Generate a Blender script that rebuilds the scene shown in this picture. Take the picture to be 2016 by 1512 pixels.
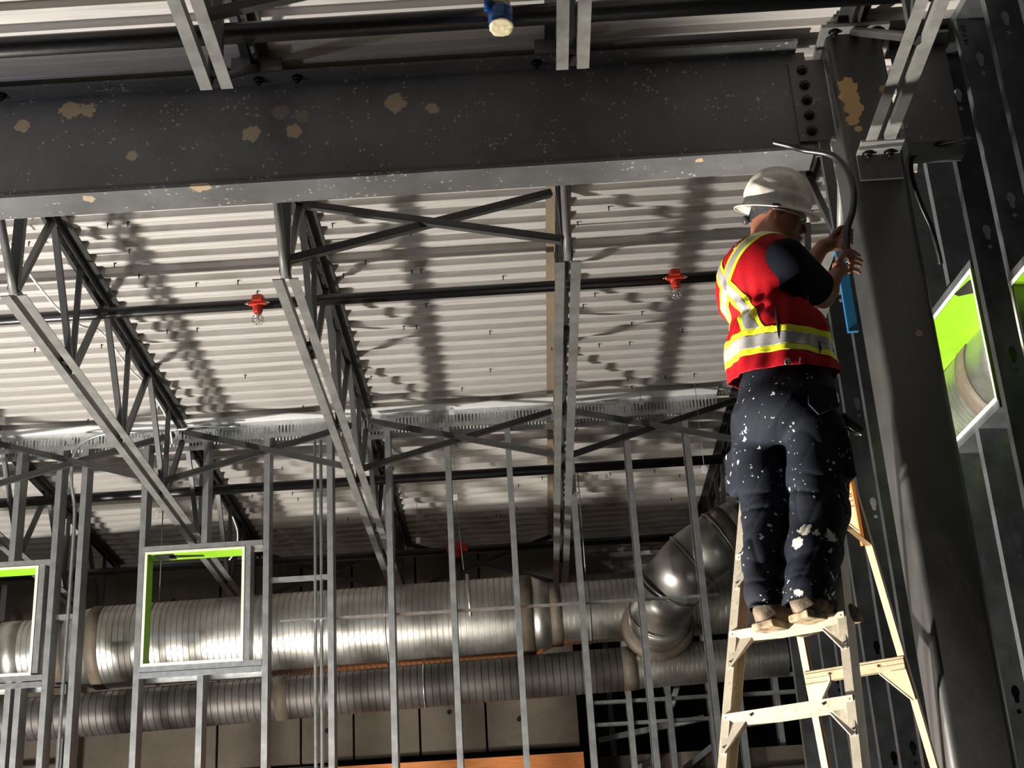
import bpy, bmesh, math, random
import numpy as np
from mathutils import Vector, Matrix
from math import sin, cos, pi, radians, atan2, sqrt
random.seed(7)
SC = bpy.context.scene
COL = SC.collection
for o in list(bpy.data.objects): bpy.data.objects.remove(o)

# ------------------------------------------------------------ camera
PITCH, ROLL, FPX = radians(23.4), radians(3.5), 2894.0
cd = bpy.data.cameras.new('camera'); cam = bpy.data.objects.new('camera', cd); COL.objects.link(cam)
cd.sensor_width = 36.0; cd.lens = FPX / 2016 * 36.0; cd.clip_start = 0.05; cd.clip_end = 200
_f = Vector((0, cos(PITCH), sin(PITCH))); _U = Vector((0, -sin(PITCH), cos(PITCH))); _X = Vector((1, 0, 0))
_r = cos(ROLL) * _X - sin(ROLL) * _U; _u = sin(ROLL) * _X + cos(ROLL) * _U
M = Matrix((_r, _u, -_f)).transposed().to_4x4(); M.translation = (0, 0, 1.5)
cam.matrix_world = M
SC.camera = cam

# ------------------------------------------------------------ world, lights, exposure
W = bpy.data.worlds.new('world'); SC.world = W; W.use_nodes = True
W.node_tree.nodes['Background'].inputs[0].default_value = (0.88, 0.90, 1.0, 1)
W.node_tree.nodes['Background'].inputs[1].default_value = 0.022
SC.view_settings.view_transform = 'Standard'; SC.view_settings.look = 'None'
SC.view_settings.gamma = 1.0; SC.view_settings.exposure = 0.0
SC.view_settings.use_curve_mapping = False
SC.cycles.max_bounces = 5; SC.cycles.diffuse_bounces = 3; SC.cycles.glossy_bounces = 3
SC.cycles.use_denoising = True
SC.cycles.sample_clamp_indirect = 4.0

def lamp(name, loc, power, color, size, target=None, kind='AREA', spot=None):
    ld = bpy.data.lights.new(name, kind); ld.energy = power; ld.color = color
    if kind == 'AREA': ld.size = size
    else: ld.shadow_soft_size = size
    o = bpy.data.objects.new(name, ld); COL.objects.link(o); o.location = loc
    if spot: ld.spot_size = spot; ld.spot_blend = 0.6
    if target is not None:
        o.rotation_euler = (Vector(target) - Vector(loc)).to_track_quat('-Z', 'Y').to_euler()
    return o
# work light on the floor to the left, beyond the girder line
lamp('work_or_added_light', (-4.5, 7.3, 0.40), 2100, (1.0, 0.95, 0.87), 0.16, kind='POINT')
# work light, left, unseen; cone shaped to light ladder and column, not the deck
lamp('work_or_added_light', (-3.4, 5.2, 0.50), 4200, (1.0, 0.94, 0.84), 0.10, target=(1.2, 5.1, 3.1), kind='SPOT', spot=radians(46))
# unseen lamp added to brighten the lower studs and the ducts
lamp('work_or_added_light', (-2.6, 7.2, 0.8), 1100, (1.0, 0.93, 0.82), 0.55, target=(-1.0, 11.0, 2.9), kind='SPOT', spot=radians(54))
# bare site bulb close to the girder, just out of frame on the left
lamp('site_bulb', (-3.7, 4.3, 3.9), 75, (0.86, 0.88, 1.0), 0.04, kind='POINT')
# unseen lamp added in the next room on the right to light the duct
lamp('work_or_added_light', (4.3, 6.4, 2.6), 26, (1.0, 0.97, 0.9), 0.15, kind='POINT')
# unseen warm lamp added behind the partition as bounce light under the ducts
lamp('work_or_added_light', (-0.6, 12.2, 1.0), 9, (1.0, 0.66, 0.42), 0.3, kind='POINT')

# ------------------------------------------------------------ materials
def mk(name, col, rough=0.5, metal=0.0, var=0.0, vscale=6.0, bump=0.0, bscale=40.0, spec=0.5, stretch=None, col2=None, emit=None):
    m = bpy.data.materials.new(name); m.use_nodes = True
    nt = m.node_tree; b = nt.nodes['Principled BSDF']
    b.inputs['Base Color'].default_value = (*col, 1); b.inputs['Roughness'].default_value = rough
    b.inputs['Metallic'].default_value = metal; b.inputs['Specular IOR Level'].default_value = spec
    tc = nt.nodes.new('ShaderNodeTexCoord'); src = tc.outputs['Object']
    if stretch:
        mp = nt.nodes.new('ShaderNodeMapping'); mp.inputs['Scale'].default_value = stretch
        nt.links.new(src, mp.inputs[0]); src = mp.outputs[0]
    if var or col2:
        n = nt.nodes.new('ShaderNodeTexNoise'); n.inputs['Scale'].default_value = vscale; n.inputs['Detail'].default_value = 6
        n.inputs['Roughness'].default_value = 0.65
        nt.links.new(src, n.inputs['Vector'])
        r = nt.nodes.new('ShaderNodeValToRGB'); r.color_ramp.elements[0].position = 0.35; r.color_ramp.elements[1].position = 0.68
        c2 = col2 or tuple(min(1, c * (1 + var)) for c in col)
        c1 = tuple(c * (1 - var) for c in col)
        r.color_ramp.elements[0].color = (*c1, 1); r.color_ramp.elements[1].color = (*c2, 1)
        nt.links.new(n.outputs['Fac'], r.inputs[0]); nt.links.new(r.outputs[0], b.inputs['Base Color'])
        mr = nt.nodes.new('ShaderNodeMapRange'); mr.inputs[3].default_value = max(0.05, rough - 0.12); mr.inputs[4].default_value = min(1, rough + 0.12)
        nt.links.new(n.outputs['Fac'], mr.inputs[0]); nt.links.new(mr.outputs[0], b.inputs['Roughness'])
    if bump:
        n2 = nt.nodes.new('ShaderNodeTexNoise'); n2.inputs['Scale'].default_value = bscale; n2.inputs['Detail'].default_value = 4
        nt.links.new(src, n2.inputs['Vector'])
        bp = nt.nodes.new('ShaderNodeBump'); bp.inputs['Strength'].default_value = bump; bp.inputs['Distance'].default_value = 0.01
        nt.links.new(n2.outputs['Fac'], bp.inputs['Height']); nt.links.new(bp.outputs[0], b.inputs['Normal'])
    if emit:
        b.inputs['Emission Color'].default_value = (*emit[0], 1); b.inputs['Emission Strength'].default_value = emit[1]
    return m

def stains(m, spots, col, noise_scale=30.0, amount=0.9, warp=0.02):
    """paint patches with a shape of their own: spots = (x, y, z, radius) in object space"""
    nt = m.node_tree; b = nt.nodes['Principled BSDF']
    L = nt.links; N = nt.nodes
    tc = N.new('ShaderNodeTexCoord'); nz = N.new('ShaderNodeTexNoise'); nz.inputs['Scale'].default_value = noise_scale
    nz.inputs['Detail'].default_value = 5
    L.new(tc.outputs['Object'], nz.inputs['Vector'])
    acc = None
    for (x, y, z, r) in spots:
        d = N.new('ShaderNodeVectorMath'); d.operation = 'DISTANCE'; d.inputs[1].default_value = (x, y, z)
        L.new(tc.outputs['Object'], d.inputs[0])
        mr = N.new('ShaderNodeMapRange'); mr.inputs[1].default_value = r * 1.25; mr.inputs[2].default_value = 0.0
        mr.inputs[3].default_value = 0; mr.inputs[4].default_value = 1
        L.new(d.outputs['Value'], mr.inputs[0])
        if acc is None: acc = mr.outputs[0]
        else:
            mx = N.new('ShaderNodeMath'); mx.operation = 'MAXIMUM'; L.new(acc, mx.inputs[0]); L.new(mr.outputs[0], mx.inputs[1]); acc = mx.outputs[0]
    ad = N.new('ShaderNodeMath'); ad.operation = 'MULTIPLY_ADD'; ad.inputs[1].default_value = 1.0
    L.new(acc, ad.inputs[0]); L.new(nz.outputs['Fac'], ad.inputs[2])
    th = N.new('ShaderNodeMapRange'); th.inputs[1].default_value = 0.80; th.inputs[2].default_value = 0.86
    L.new(ad.outputs[0], th.inputs[0])
    gate = N.new('ShaderNodeMath'); gate.operation = 'GREATER_THAN'; gate.inputs[1].default_value = 0.02; L.new(acc, gate.inputs[0])
    mu = N.new('ShaderNodeMath'); mu.operation = 'MULTIPLY'; L.new(th.outputs[0], mu.inputs[0]); L.new(gate.outputs[0], mu.inputs[1])
    mu2 = N.new('ShaderNodeMath'); mu2.operation = 'MULTIPLY'; mu2.inputs[1].default_value = amount; L.new(mu.outputs[0], mu2.inputs[0])
    mix = N.new('ShaderNodeMix'); mix.data_type = 'RGBA'
    old = b.inputs['Base Color'].links[0].from_socket if b.inputs['Base Color'].links else None
    if old: L.new(old, mix.inputs[6])
    else: mix.inputs[6].default_value = b.inputs['Base Color'].default_value
    mix.inputs[7].default_value = (*col, 1); L.new(mu2.outputs[0], mix.inputs[0])
    L.new(mix.outputs[2], b.inputs['Base Color'])
    return m

def splatter(m, col, scale, thr, warp=0.6):
    """many small dried drops: voronoi cells, only some of them filled"""
    nt = m.node_tree; b = nt.nodes['Principled BSDF']; L = nt.links; N = nt.nodes
    tc = N.new('ShaderNodeTexCoord'); v = N.new('ShaderNodeTexVoronoi'); v.inputs['Scale'].default_value = scale
    src = tc.outputs['Object']
    nz0 = N.new('ShaderNodeTexNoise'); nz0.inputs['Scale'].default_value = scale * 0.9
    vm = N.new('ShaderNodeVectorMath'); vm.operation = 'MULTIPLY_ADD'; vm.inputs[1].default_value = (warp / scale,) * 3
    L.new(src, nz0.inputs['Vector']); L.new(nz0.outputs['Color'], vm.inputs[0]); L.new(src, vm.inputs[2])
    L.new(vm.outputs[0], v.inputs['Vector'])
    n = N.new('ShaderNodeTexNoise'); n.inputs['Scale'].default_value = scale * 0.12; L.new(src, n.inputs['Vector'])
    sm = N.new('ShaderNodeSeparateColor'); L.new(v.outputs['Color'], sm.inputs[0])
    # radius = random * big noise
    mr = N.new('ShaderNodeMapRange'); mr.inputs[1].default_value = thr; mr.inputs[2].default_value = thr + 0.14; mr.inputs[3].default_value = 0; mr.inputs[4].default_value = 0.40
    pr = N.new('ShaderNodeMath'); pr.operation = 'MULTIPLY_ADD'; pr.inputs[1].default_value = 0.6; L.new(sm.outputs[0], pr.inputs[0])
    h = N.new('ShaderNodeMath'); h.operation = 'MULTIPLY'; h.inputs[1].default_value = 0.8; L.new(n.outputs['Fac'], h.inputs[0]); L.new(h.outputs[0], pr.inputs[2])
    L.new(pr.outputs[0], mr.inputs[0])
    lt = N.new('ShaderNodeMath'); lt.operation = 'LESS_THAN'; L.new(v.outputs['Distance'], lt.inputs[0]); L.new(mr.outputs[0], lt.inputs[1])
    mix = N.new('ShaderNodeMix'); mix.data_type = 'RGBA'
    old = b.inputs['Base Color'].links[0].from_socket if b.inputs['Base Color'].links else None
    if old: L.new(old, mix.inputs[6])
    else: mix.inputs[6].default_value = b.inputs['Base Color'].default_value
    mix.inputs[7].default_value = (*col, 1); L.new(lt.outputs[0], mix.inputs[0]); L.new(mix.outputs[2], b.inputs['Base Color'])
    return m

girder_mat = mk('dark steel primer', (0.10, 0.10, 0.102), 0.42, 0.0, 0.25, 3, 0.05, 60)
stains(girder_mat, [(-1.98, 5.74, 5.51, .055), (-1.90, 5.74, 5.505, .045), (-2.2, 5.74, 5.44, .04), (-0.93, 5.74, 5.32, .045), (-1.13, 5.74, 5.32, .05),
                    (-0.46, 5.74, 5.44, .06), (-0.29, 5.74, 5.40, .035), (-1.68, 5.74, 5.24, .03),
                    (-1.34, 5.65, 4.99, .055), (-1.85, 5.70, 4.99, .035), (0.9, 5.69, 4.98, .03)], (0.42, 0.32, 0.20), 38)
stains(girder_mat, [(-1.0, 5.74, 5.43, .05), (-0.9, 5.74, 5.40, .04)], (0.20, 0.17, 0.13), 26)
splatter(girder_mat, (0.30, 0.28, 0.25), 52, 0.875, 1.3)
joist_mat = mk('grey joist primer', (0.17, 0.168, 0.16), 0.48, 0.15, 0.25, 8, 0.04, 80)
joist_rust = mk('joist primer with rust', (0.20, 0.18, 0.155), 0.55, 0.1, 0.15, 3, 0.05, 80, col2=(0.30, 0.23, 0.13))
web_mat = mk('dark joist web steel', (0.038, 0.038, 0.038), 0.42, 0.1, 0.2, 10)
deck_mat = mk('painted deck steel', (0.50, 0.475, 0.45), 0.55, 0.1, 0.10, 9, 0.02, 120, stretch=(0.25, 3, 3))
galv = mk('galvanised steel', (0.52, 0.54, 0.54), 0.36, 0.85, 0.16, 22, 0.03, 90)
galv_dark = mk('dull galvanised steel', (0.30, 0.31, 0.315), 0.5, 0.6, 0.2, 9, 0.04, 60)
stud_shaded = mk('shaded galvanised stud', (0.19, 0.20, 0.21), 0.38, 0.75, 0.25, 7, 0.04, 60)  # galvanised steel of the right wall, its shade put into a darker colour
duct_mat = mk('spiral duct steel', (0.50, 0.49, 0.46), 0.40, 0.95, 0.10, 7, 0.02, 50)
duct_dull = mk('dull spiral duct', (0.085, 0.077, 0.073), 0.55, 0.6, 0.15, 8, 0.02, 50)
duct_band = mk('brown duct sealant', (0.12, 0.095, 0.07), 0.62, 0.0, 0.2, 12, 0.1, 30)
black_pipe = mk('black pipe paint', (0.006, 0.006, 0.007), 0.36, 0.0, 0.2, 30, 0.03, 60, spec=0.6)
bolt_mat = mk('black bolt steel', (0.006, 0.006, 0.006), 0.4, 0.3)
red_mat = mk('red fitting paint', (0.55, 0.035, 0.015), 0.4, 0.0, 0.15, 60)
chrome = mk('bright wire', (0.8, 0.8, 0.78), 0.2, 1.0)
column_mat = mk('dark column primer', (0.043, 0.042, 0.041), 0.46, 0.0, 0.3, 2.5, 0.06, 40)
stains(column_mat, [(1.60, 5.62, 5.30, .05), (1.605, 5.62, 5.24, .055), (1.612, 5.62, 5.18, .05), (1.60, 5.62, 5.12, .035), (1.615, 5.62, 5.07, .02)], (0.45, 0.30, 0.12), 34)
stains(column_mat, [(1.72, 5.62, 4.05, .018), (1.765, 5.62, 5.27, .03)], (0.30, 0.17, 0.10), 40)
concrete = mk('bare concrete', (0.092, 0.075, 0.057), 0.9, 0.0, 0.22, 3.0, 0.25, 25)
concrete_dark = mk('floor concrete', (0.24, 0.23, 0.21), 0.85, 0.0, 0.2, 2.0, 0.1, 25)
plywood = mk('orange plywood', (0.50, 0.17, 0.045), 0.7, 0.0, 0.18, 6, 0.05, 30, stretch=(1, 1, 8))
green_mat = mk('green sheathing', (0.27, 0.56, 0.012), 0.55, 0.0, 0.08, 14)
white_edge = mk('white board edge', (0.80, 0.82, 0.66), 0.6, 0.0, 0.05, 20)
black_tape = mk('black tape', (0.008, 0.008, 0.008), 0.45)
dark_void = mk('unlit depth black', (0.012, 0.012, 0.014), 0.9)  # near-black colour standing for the darkness of recess and depth
white_plastic = mk('white plastic', (0.82, 0.82, 0.80), 0.4)
alu = mk('cream fibreglass and aluminium', (0.78, 0.69, 0.54), 0.45, 0.1, 0.10, 18, 0.04, 70)
splatter(alu, (0.62, 0.55, 0.36), 70, 0.86)
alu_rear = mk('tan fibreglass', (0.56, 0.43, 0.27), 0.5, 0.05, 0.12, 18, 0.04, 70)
strip_mat = mk('lit zinc strip', (0.80, 0.80, 0.78), 0.5, 0.25, 0.05, 8)  # zinc strip with the light on it put into a paler colour
ink = mk('marker ink', (0.004, 0.004, 0.004), 0.5)

# ------------------------------------------------------------ mesh helpers
class MB:
    def __init__(s): s.bm = bmesh.new()
    def hexa(s, P):
        v = [s.bm.verts.new(p) for p in P]
        for f in ((3,2,1,0),(4,5,6,7),(0,1,5,4),(1,2,6,5),(2,3,7,6),(3,0,4,7)): s.bm.faces.new([v[i] for i in f])
        return s
    def box(s, x0, x1, y0, y1, z0, z1):
        return s.hexa([(x0,y0,z0),(x1,y0,z0),(x1,y1,z0),(x0,y1,z0),(x0,y0,z1),(x1,y0,z1),(x1,y1,z1),(x0,y1,z1)])
    def bar(s, a, b, w, h, up=(0,0,1)):
        a = Vector(a); b = Vector(b); d = (b - a).normalized(); up = Vector(up)
        if abs(d.dot(up)) > 0.995: up = Vector((0,1,0))
        sd = d.cross(up).normalized() * (w/2); u = sd.cross(d).normalized() * (h/2)
        return s.hexa([a-sd-u, a+sd-u, b+sd-u, b-sd-u, a-sd+u, a+sd+u, b+sd+u, b-sd+u])
    def tube(s, pts, r, n=10, cap=True):
        pts = [Vector(p) for p in pts]; rr = r if isinstance(r, (list, tuple)) else [r]*len(pts)
        rings = []; prev = None
        for i, p in enumerate(pts):
            t = (pts[min(i+1, len(pts)-1)] - pts[max(i-1, 0)])
            t = t.normalized() if t.length > 1e-9 else Vector((0,0,1))
            if prev is None:
                a = Vector((0,0,1)) if abs(t.z) < 0.9 else Vector((1,0,0)); nrm = t.cross(a).normalized()
            else:
                nrm = (prev - t * prev.dot(t)).normalized()
            prev = nrm; bn = t.cross(nrm)
            rings.append([s.bm.verts.new(p + (nrm*cos(2*pi*k/n) + bn*sin(2*pi*k/n)) * rr[i]) for k in range(n)])
        for i in range(len(rings)-1):
            for k in range(n):
                f = s.bm.faces.new((rings[i][k], rings[i][(k+1)%n], rings[i+1][(k+1)%n], rings[i+1][k])); f.smooth = True
        if cap:
            s.bm.faces.new(list(reversed(rings[0]))); s.bm.faces.new(rings[-1])
        return s
    def lathe(s, prof, c, axis=(0,0,1), n=16, sharp=False):
        ax = Vector(axis).normalized(); a = Vector((0,0,1)) if abs(ax.z) < 0.9 else Vector((1,0,0))
        u = ax.cross(a).normalized(); w = ax.cross(u); c = Vector(c); rings = []
        for (r, h) in prof: rings.append([s.bm.verts.new(c + ax*h + (u*cos(2*pi*k/n)+w*sin(2*pi*k/n))*max(r,1e-4)) for k in range(n)])
        for i in range(len(rings)-1):
            for k in range(n):
                f = s.bm.faces.new((rings[i][k], rings[i][(k+1)%n], rings[i+1][(k+1)%n], rings[i+1][k])); f.smooth = True
        if sharp:
            for rg in rings:
                for k in range(n):
                    e = s.bm.edges.get((rg[k], rg[(k+1)%n]))
                    if e: e.smooth = False
        s.bm.faces.new(list(reversed(rings[0]))); s.bm.faces.new(rings[-1])
        return s
    def prism(s, poly, ext):
        """poly: 3D points of a planar outline, ext: extrusion vector"""
        e = Vector(ext); a = [s.bm.verts.new(p) for p in poly]; b = [s.bm.verts.new(Vector(p)+e) for p in poly]
        s.bm.faces.new(list(reversed(a))); s.bm.faces.new(b)
        n = len(a)
        for i in range(n): s.bm.faces.new((a[i], a[(i+1)%n], b[(i+1)%n], b[i]))
        return s
    def build(s, name, mat, parent=None, bevel=0.0, loc=None):
        bmesh.ops.recalc_face_normals(s.bm, faces=s.bm.faces)
        me = bpy.data.meshes.new(name); s.bm.to_mesh(me); s.bm.free()
        return mobj(name, me, mat, parent, bevel, loc)

def mobj(name, me, mat, parent=None, bevel=0.0, loc=None):
    o = bpy.data.objects.new(name, me); COL.objects.link(o)
    if mat is not None and len(me.materials) == 0: me.materials.append(mat)
    if parent is not None: o.parent = parent
    if loc is not None: o.location = loc
    if bevel:
        m = o.modifiers.new('bevel', 'BEVEL'); m.width = bevel; m.segments = 2; m.limit_method = 'ANGLE'
    return o
def tag(o, label=None, cat=None, group=None, kind=None):
    if label: o['label'] = label
    if cat: o['category'] = cat
    if group: o['group'] = group
    if kind: o['kind'] = kind
    return o
def empty(name, loc=(0,0,0), rz=0.0):
    o = bpy.data.objects.new(name, None); COL.objects.link(o); o.location = loc; o.rotation_euler = (0,0,rz); o.empty_display_size = 0.2
    return o
def struct(name): return tag(empty(name), kind='structure')
def ccopy(o, parent, loc=None):
    c = o.copy(); COL.objects.link(c); c.parent = parent
    if loc is not None: c.location = loc
    return c
def hexbolt(mb, c, axis, r=0.018, h=0.014):
    mb.lathe([(r*1.25, 0), (r*1.25, 0.004)], c, axis, 14)
    mb.lathe([(r, 0.004), (r, h*0.8), (r*0.85, h)], c, axis, 6)
    mb.lathe([(r*0.5, h), (r*0.5, h+0.012)], c, axis, 8)
    return mb

# ============================================================ SETTING
DZ = 5.66        # underside of the deck
floor = MB().box(-12, 9, -6, 22, -0.1, 0).build('floor', concrete_dark); tag(floor, kind='structure')

# ---- metal roof deck: sheets of six flutes, one object each
ceiling = struct('ceiling')
PITCHF = 0.1524
def deck_sheet_mesh():
    bm = bmesh.new(); prof = []
    for k in range(6):
        y = k*PITCHF
        prof += [(y+0.000, 0.0), (y+0.020, 0.0), (y+0.026, 0.003), (y+0.032, 0.0), (y+0.052, 0.0), (y+0.058, 0.038), (y+0.1464, 0.038)]
    prof += [(6*PITCHF, 0.0), (6*PITCHF+0.012, 0.0)]
    x0, x1 = -8.0, 2.32
    a = [bm.verts.new((x0, y, z)) for y, z in prof]; b = [bm.verts.new((x1, y, z)) for y, z in prof]
    for i in range(len(prof)-1): bm.faces.new((a[i], b[i], b[i+1], a[i+1]))
    bmesh.ops.recalc_face_normals(bm, faces=bm.faces)
    # give the sheet its thickness
    g = bmesh.ops.extrude_face_region(bm, geom=bm.faces[:])
    bmesh.ops.translate(bm, vec=(0, 0, 0.0015), verts=[v for v in g['geom'] if isinstance(v, bmesh.types.BMVert)])
    bmesh.ops.recalc_face_normals(bm, faces=bm.faces)
    me = bpy.data.meshes.new('deck_sheet'); bm.to_mesh(me); bm.free(); return me
dsm = deck_sheet_mesh()
d0 = mobj('deck_sheet', dsm, deck_mat, ceiling, loc=(0, 3.05, DZ))
for k in range(1, 13):
    ccopy(d0, ceiling, (0, 3.05 + k*0.9144, DZ + (0.0012 if k % 2 else 0)))
# screw tips poking through the deck
mb = MB()
for k in range(120):
    yy = 6.2 + random.random()*6.5; fl = round((yy-3.05)/PITCHF); yy = 3.05 + fl*PITCHF + 0.028
    xx = -3.2 + random.random()*4.6
    mb.lathe([(0.0035, 0), (0.0035, -0.022), (0.001, -0.030)], (xx, yy, DZ), (0,0,1), 6)
    mb.lathe([(0.006, -0.003), (0.006, 0.0)], (xx, yy, DZ), (0,0,1), 6)
o = mb.build('deck_screws', bolt_mat, ceiling); tag(o, kind='stuff')

# ---- concrete back wall: cast panels with tie holes
wall_back = struct('wall_back')
YB = 13.40
xs = [-5.10, -4.25, -3.62, -2.86, -2.10, -1.62, -1.02, -0.42, 0.42]
zs = [3.72, 4.55, 5.15, 5.64]
for i in range(len(xs)-1):
    for j in range(len(zs)-1):
        g = 0.009; dy = random.uniform(0, 0.02)
        mb = MB(); mb.box(xs[i]+g, xs[i+1]-g, YB+dy, YB+0.22, zs[j]+g*0.6, zs[j+1]-g*0.6)
        o = mb.build('concrete_panel', concrete, wall_back, bevel=0.006)
for (x, z) in [(-0.12, 4.0), (-1.86, 4.0), (-1.30, 5.30), (-0.47, 5.30), (-0.28, 5.29), (-2.45, 5.35), (-3.2, 4.2), (-3.3, 5.3), (-0.75, 4.1)]:
    MB().lathe([(0.022, -0.004), (0.022, 0.02)], (x, YB, z), (0,1,0), 12).build('tie_hole', bolt_mat, wall_back)
MB().box(-5.1, 0.42, YB+0.21, YB+0.35, 0, 5.64).build('wall_core', concrete_dark, wall_back)
MB().box(-5.1, 0.42, YB+0.02, YB+0.2, 0, 3.70).build('recess_shade_slab', dark_void, wall_back)  # near-black slab put in for the shade of the recess above the plywood

far = struct('wall_beyond')
MB().box(-9, 9, 18.0, 18.2, 0, 6).build('board', dark_void, far)  # far wall in near-black, standing for the unlit depth
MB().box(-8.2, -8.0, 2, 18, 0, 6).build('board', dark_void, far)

# ---- framed partition across the room (front face at Y = 10)
YP = 10.0; DP = 0.152
wall_far = struct('wall_far')
def stud_mesh(L, web=0.152, fl=0.041, holes=(), lip=0.012, t=0.0018):
    """C stud standing on z=0; flange faces -Y and +Y, web on the +X side; holes = heights of the keyholes in the web"""
    bm = bmesh.new()
    mb = MB(); mb.bm.free(); mb.bm = bm
    mb.box(0, fl, 0, t, 0, L); mb.box(0, fl, web-t, web, 0, L)
    mb.box(0, t, t, lip, 0, L); mb.box(0, t, web-lip, web-t, 0, L)
    loops = []
    def face_loops(x):
        ls = [[(x, 0, 0), (x, web, 0), (x, web, L), (x, 0, L)]]
        c = web/2
        for h in holes:
            key = [(c + 0.019*cos(a), h + 0.030*sin(a)) for a in [radians(q) for q in range(-50, 231, 20)]]
            key += [(c - 0.011, h - 0.044), (c, h - 0.050), (c + 0.011, h - 0.044)]
            ls.append([(x, y, z) for y, z in key])
            ls.append([(x, c + 0.011*cos(q*pi/4), h - 0.085 + 0.011*sin(q*pi/4)) for q in range(8)])
        return ls
    for x, flip in ((fl, 1), (fl - t, 0)):
        edges = []
        for lp in face_loops(x):
            vs = [bm.verts.new(p) for p in lp]
            edges += [bm.edges.new((vs[i], vs[(i+1) % len(vs)])) for i in range(len(vs))]
        bmesh.ops.triangle_fill(bm, edges=edges, use_beauty=True, use_dissolve=False)
    me = bpy.data.meshes.new('stud'); bm.to_mesh(me); bm.free(); return me
SX = [-4.05, -3.626, -3.35, -3.165, -2.722, -1.835, -1.38, -0.955, -0.52, -0.076, 0.375, 0.79, 1.225]
full_stud = stud_mesh(5.60)
first = None
HDR1, SILL1 = 4.70, 3.88
for i, x in enumerate(SX):
    if i in (0, 1): continue
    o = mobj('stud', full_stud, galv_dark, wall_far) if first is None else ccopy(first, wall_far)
    if first is None: first = o
    o.location = (x, YP, 0)
# cripples above and below the framed openings
def cripple(x, z0, z1):
    o = mobj('stud', stud_mesh(z1-z0), galv_dark, wall_far); o.location = (x, YP, z0)
cripple(-2.279, HDR1+0.003, 5.60); cripple(-2.279, 0, SILL1-0.045)
cripple(-3.65, HDR1-0.045, 5.60); cripple(-3.60, 0, 3.83); cripple(-3.53, 0, 3.83)
# headers, sills: flat tracks
def track(x0, x1, z, name, up=1, y=YP, d=DP):
    mb = MB(); mb.box(x0, x1, y, y+d, z, z+0.002)
    mb.box(x0, x1, y-0.002, y, z, z+0.040*up) if up > 0 else mb.box(x0, x1, y-0.002, y, z+0.040*up, z)
    mb.box(x0, x1, y+d, y+d+0.002, min(z, z+0.04*up), max(z, z+0.04*up))
    return mb.build(name, galv, wall_far)
track(-2.690, -1.838, HDR1, 'header', 1); track(-2.690, -1.838, SILL1, 'sill', -1); track(-2.690, -1.838, SILL1-0.045, 'sill', -1)
track(-4.4, -3.346, HDR1-0.048, 'header', 1); track(-4.4, -3.346, SILL1-0.012, 'sill', -1); track(-4.4, -3.346, SILL1-0.06, 'sill', -1)
# inner jamb stud right of the first opening
o = mobj('stud', stud_mesh(HDR1-SILL1), galv, wall_far); o.location = (-1.965, YP, SILL1)
o = mobj('stud', stud_mesh(HDR1-SILL1-0.04), galv, wall_far); o.location = (-3.425, YP, SILL1)
# blocking between studs
MB().box(-1.794, -1.38, YP+0.06, YP+0.10, 4.445, 4.475).build('blocking', galv, wall_far)
MB().box(-3.309, -3.165, YP+0.06, YP+0.10, 4.265, 4.30).build('blocking', galv, wall_far)
# bridging channel threaded through the studs
MB().box(-1.72, 1.36, YP+0.055, YP+0.095, 4.150, 4.163).build('bridging_channel', galv, wall_far)
# slotted deflection track under the deck
def slotted(y, z0, z1, slots=True):
    mb = MB(); x0, x1 = -5.2, 1.50
    zs0, zs1 = z0+0.035, z1-0.05
    mb.box(x0, x1, y, y+0.002, z0, zs0); mb.box(x0, x1, y, y+0.002, zs1, z1)
    x = x0
    while x < x1:
        mb.box(x, min(x+0.0145, x1), y, y+0.002, zs0, zs1); x += 0.0254
    return mb.build('slotted_track_leg', galv, wall_far)
slotted(YP-0.003, 5.515, DZ); slotted(YP+DP+0.003, 5.515, DZ)
MB().box(-5.2, 1.50, YP, YP+DP, DZ-0.004, DZ-0.002).build('track_web', galv, wall_far)
MB().box(-5.2, 1.50, YP-0.12, YP-0.004, DZ-0.012, DZ-0.004).build('closure_strip', strip_mat, wall_far)
# green sheathing wrapped round the openings
def wrap(x0, x1, z0, z1, name):
    t = 0.012; e = 0.016
    par = tag(empty(name), kind='structure')
    ya, yb = YP-0.004, YP+DP+0.02
    for (a, b, c, d) in ((x0, x1, z1-t, z1), (x0, x0+t, z0, z1-t), (x1-t, x1, z0, z1-t), (x0, x1, z0-t, z0)):
        MB().box(a, b, ya, yb, c, d).build('sheathing_strip', green_mat, par)
    for (a, b, c, d) in ((x0-0.003, x1+0.003, z1-e, z1+0.001), (x0-0.003, x0+e, z0, z1-e), (x1-e, x1+0.003, z0, z1-e), (x0-0.003, x1+0.003, z0-e, z0+0.002)):
        MB().box(a, b, ya-0.004, ya, c, d).build('board_edge', white_edge, par)
    return par
w1 = wrap(-2.672, -1.968, 3.895, HDR1-0.004, 'window_1')
w0 = wrap(-4.30, -3.430, 3.885, HDR1-0.052, 'window_2')
for (a, b, y0, y1, ang) in ((-2.62, -2.48, 10.02, 10.15, 0), (-2.52, -2.28, 10.05, 10.11, 0.18)):
    mb = MB(); z = HDR1-0.0175
    mb.hexa([(a, y0, z-.001), (b, y0+ang*.2, z-.001), (b, y1+ang*.1, z-.001), (a, y1, z-.001), (a, y0, z), (b, y0+ang*.2, z), (b, y1+ang*.1, z), (a, y1, z)])
    mb.build('tape_patch', black_tape, w1)

# ---- framed wall on the right, running away from the camera (turned six degrees)
A6 = radians(6); wall_right = struct('wall_right')
def wr(y, off=0.0, z=0.0):
    """point of the right wall's room face at depth y"""
    return Vector((2.12 - (y-5.8)*math.tan(A6) + off*cos(A6), y + off*sin(A6), z))
rs_mesh = stud_mesh(5.30, holes=[0.40 + 0.61*k + 0.02 for k in range(8)])
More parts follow.
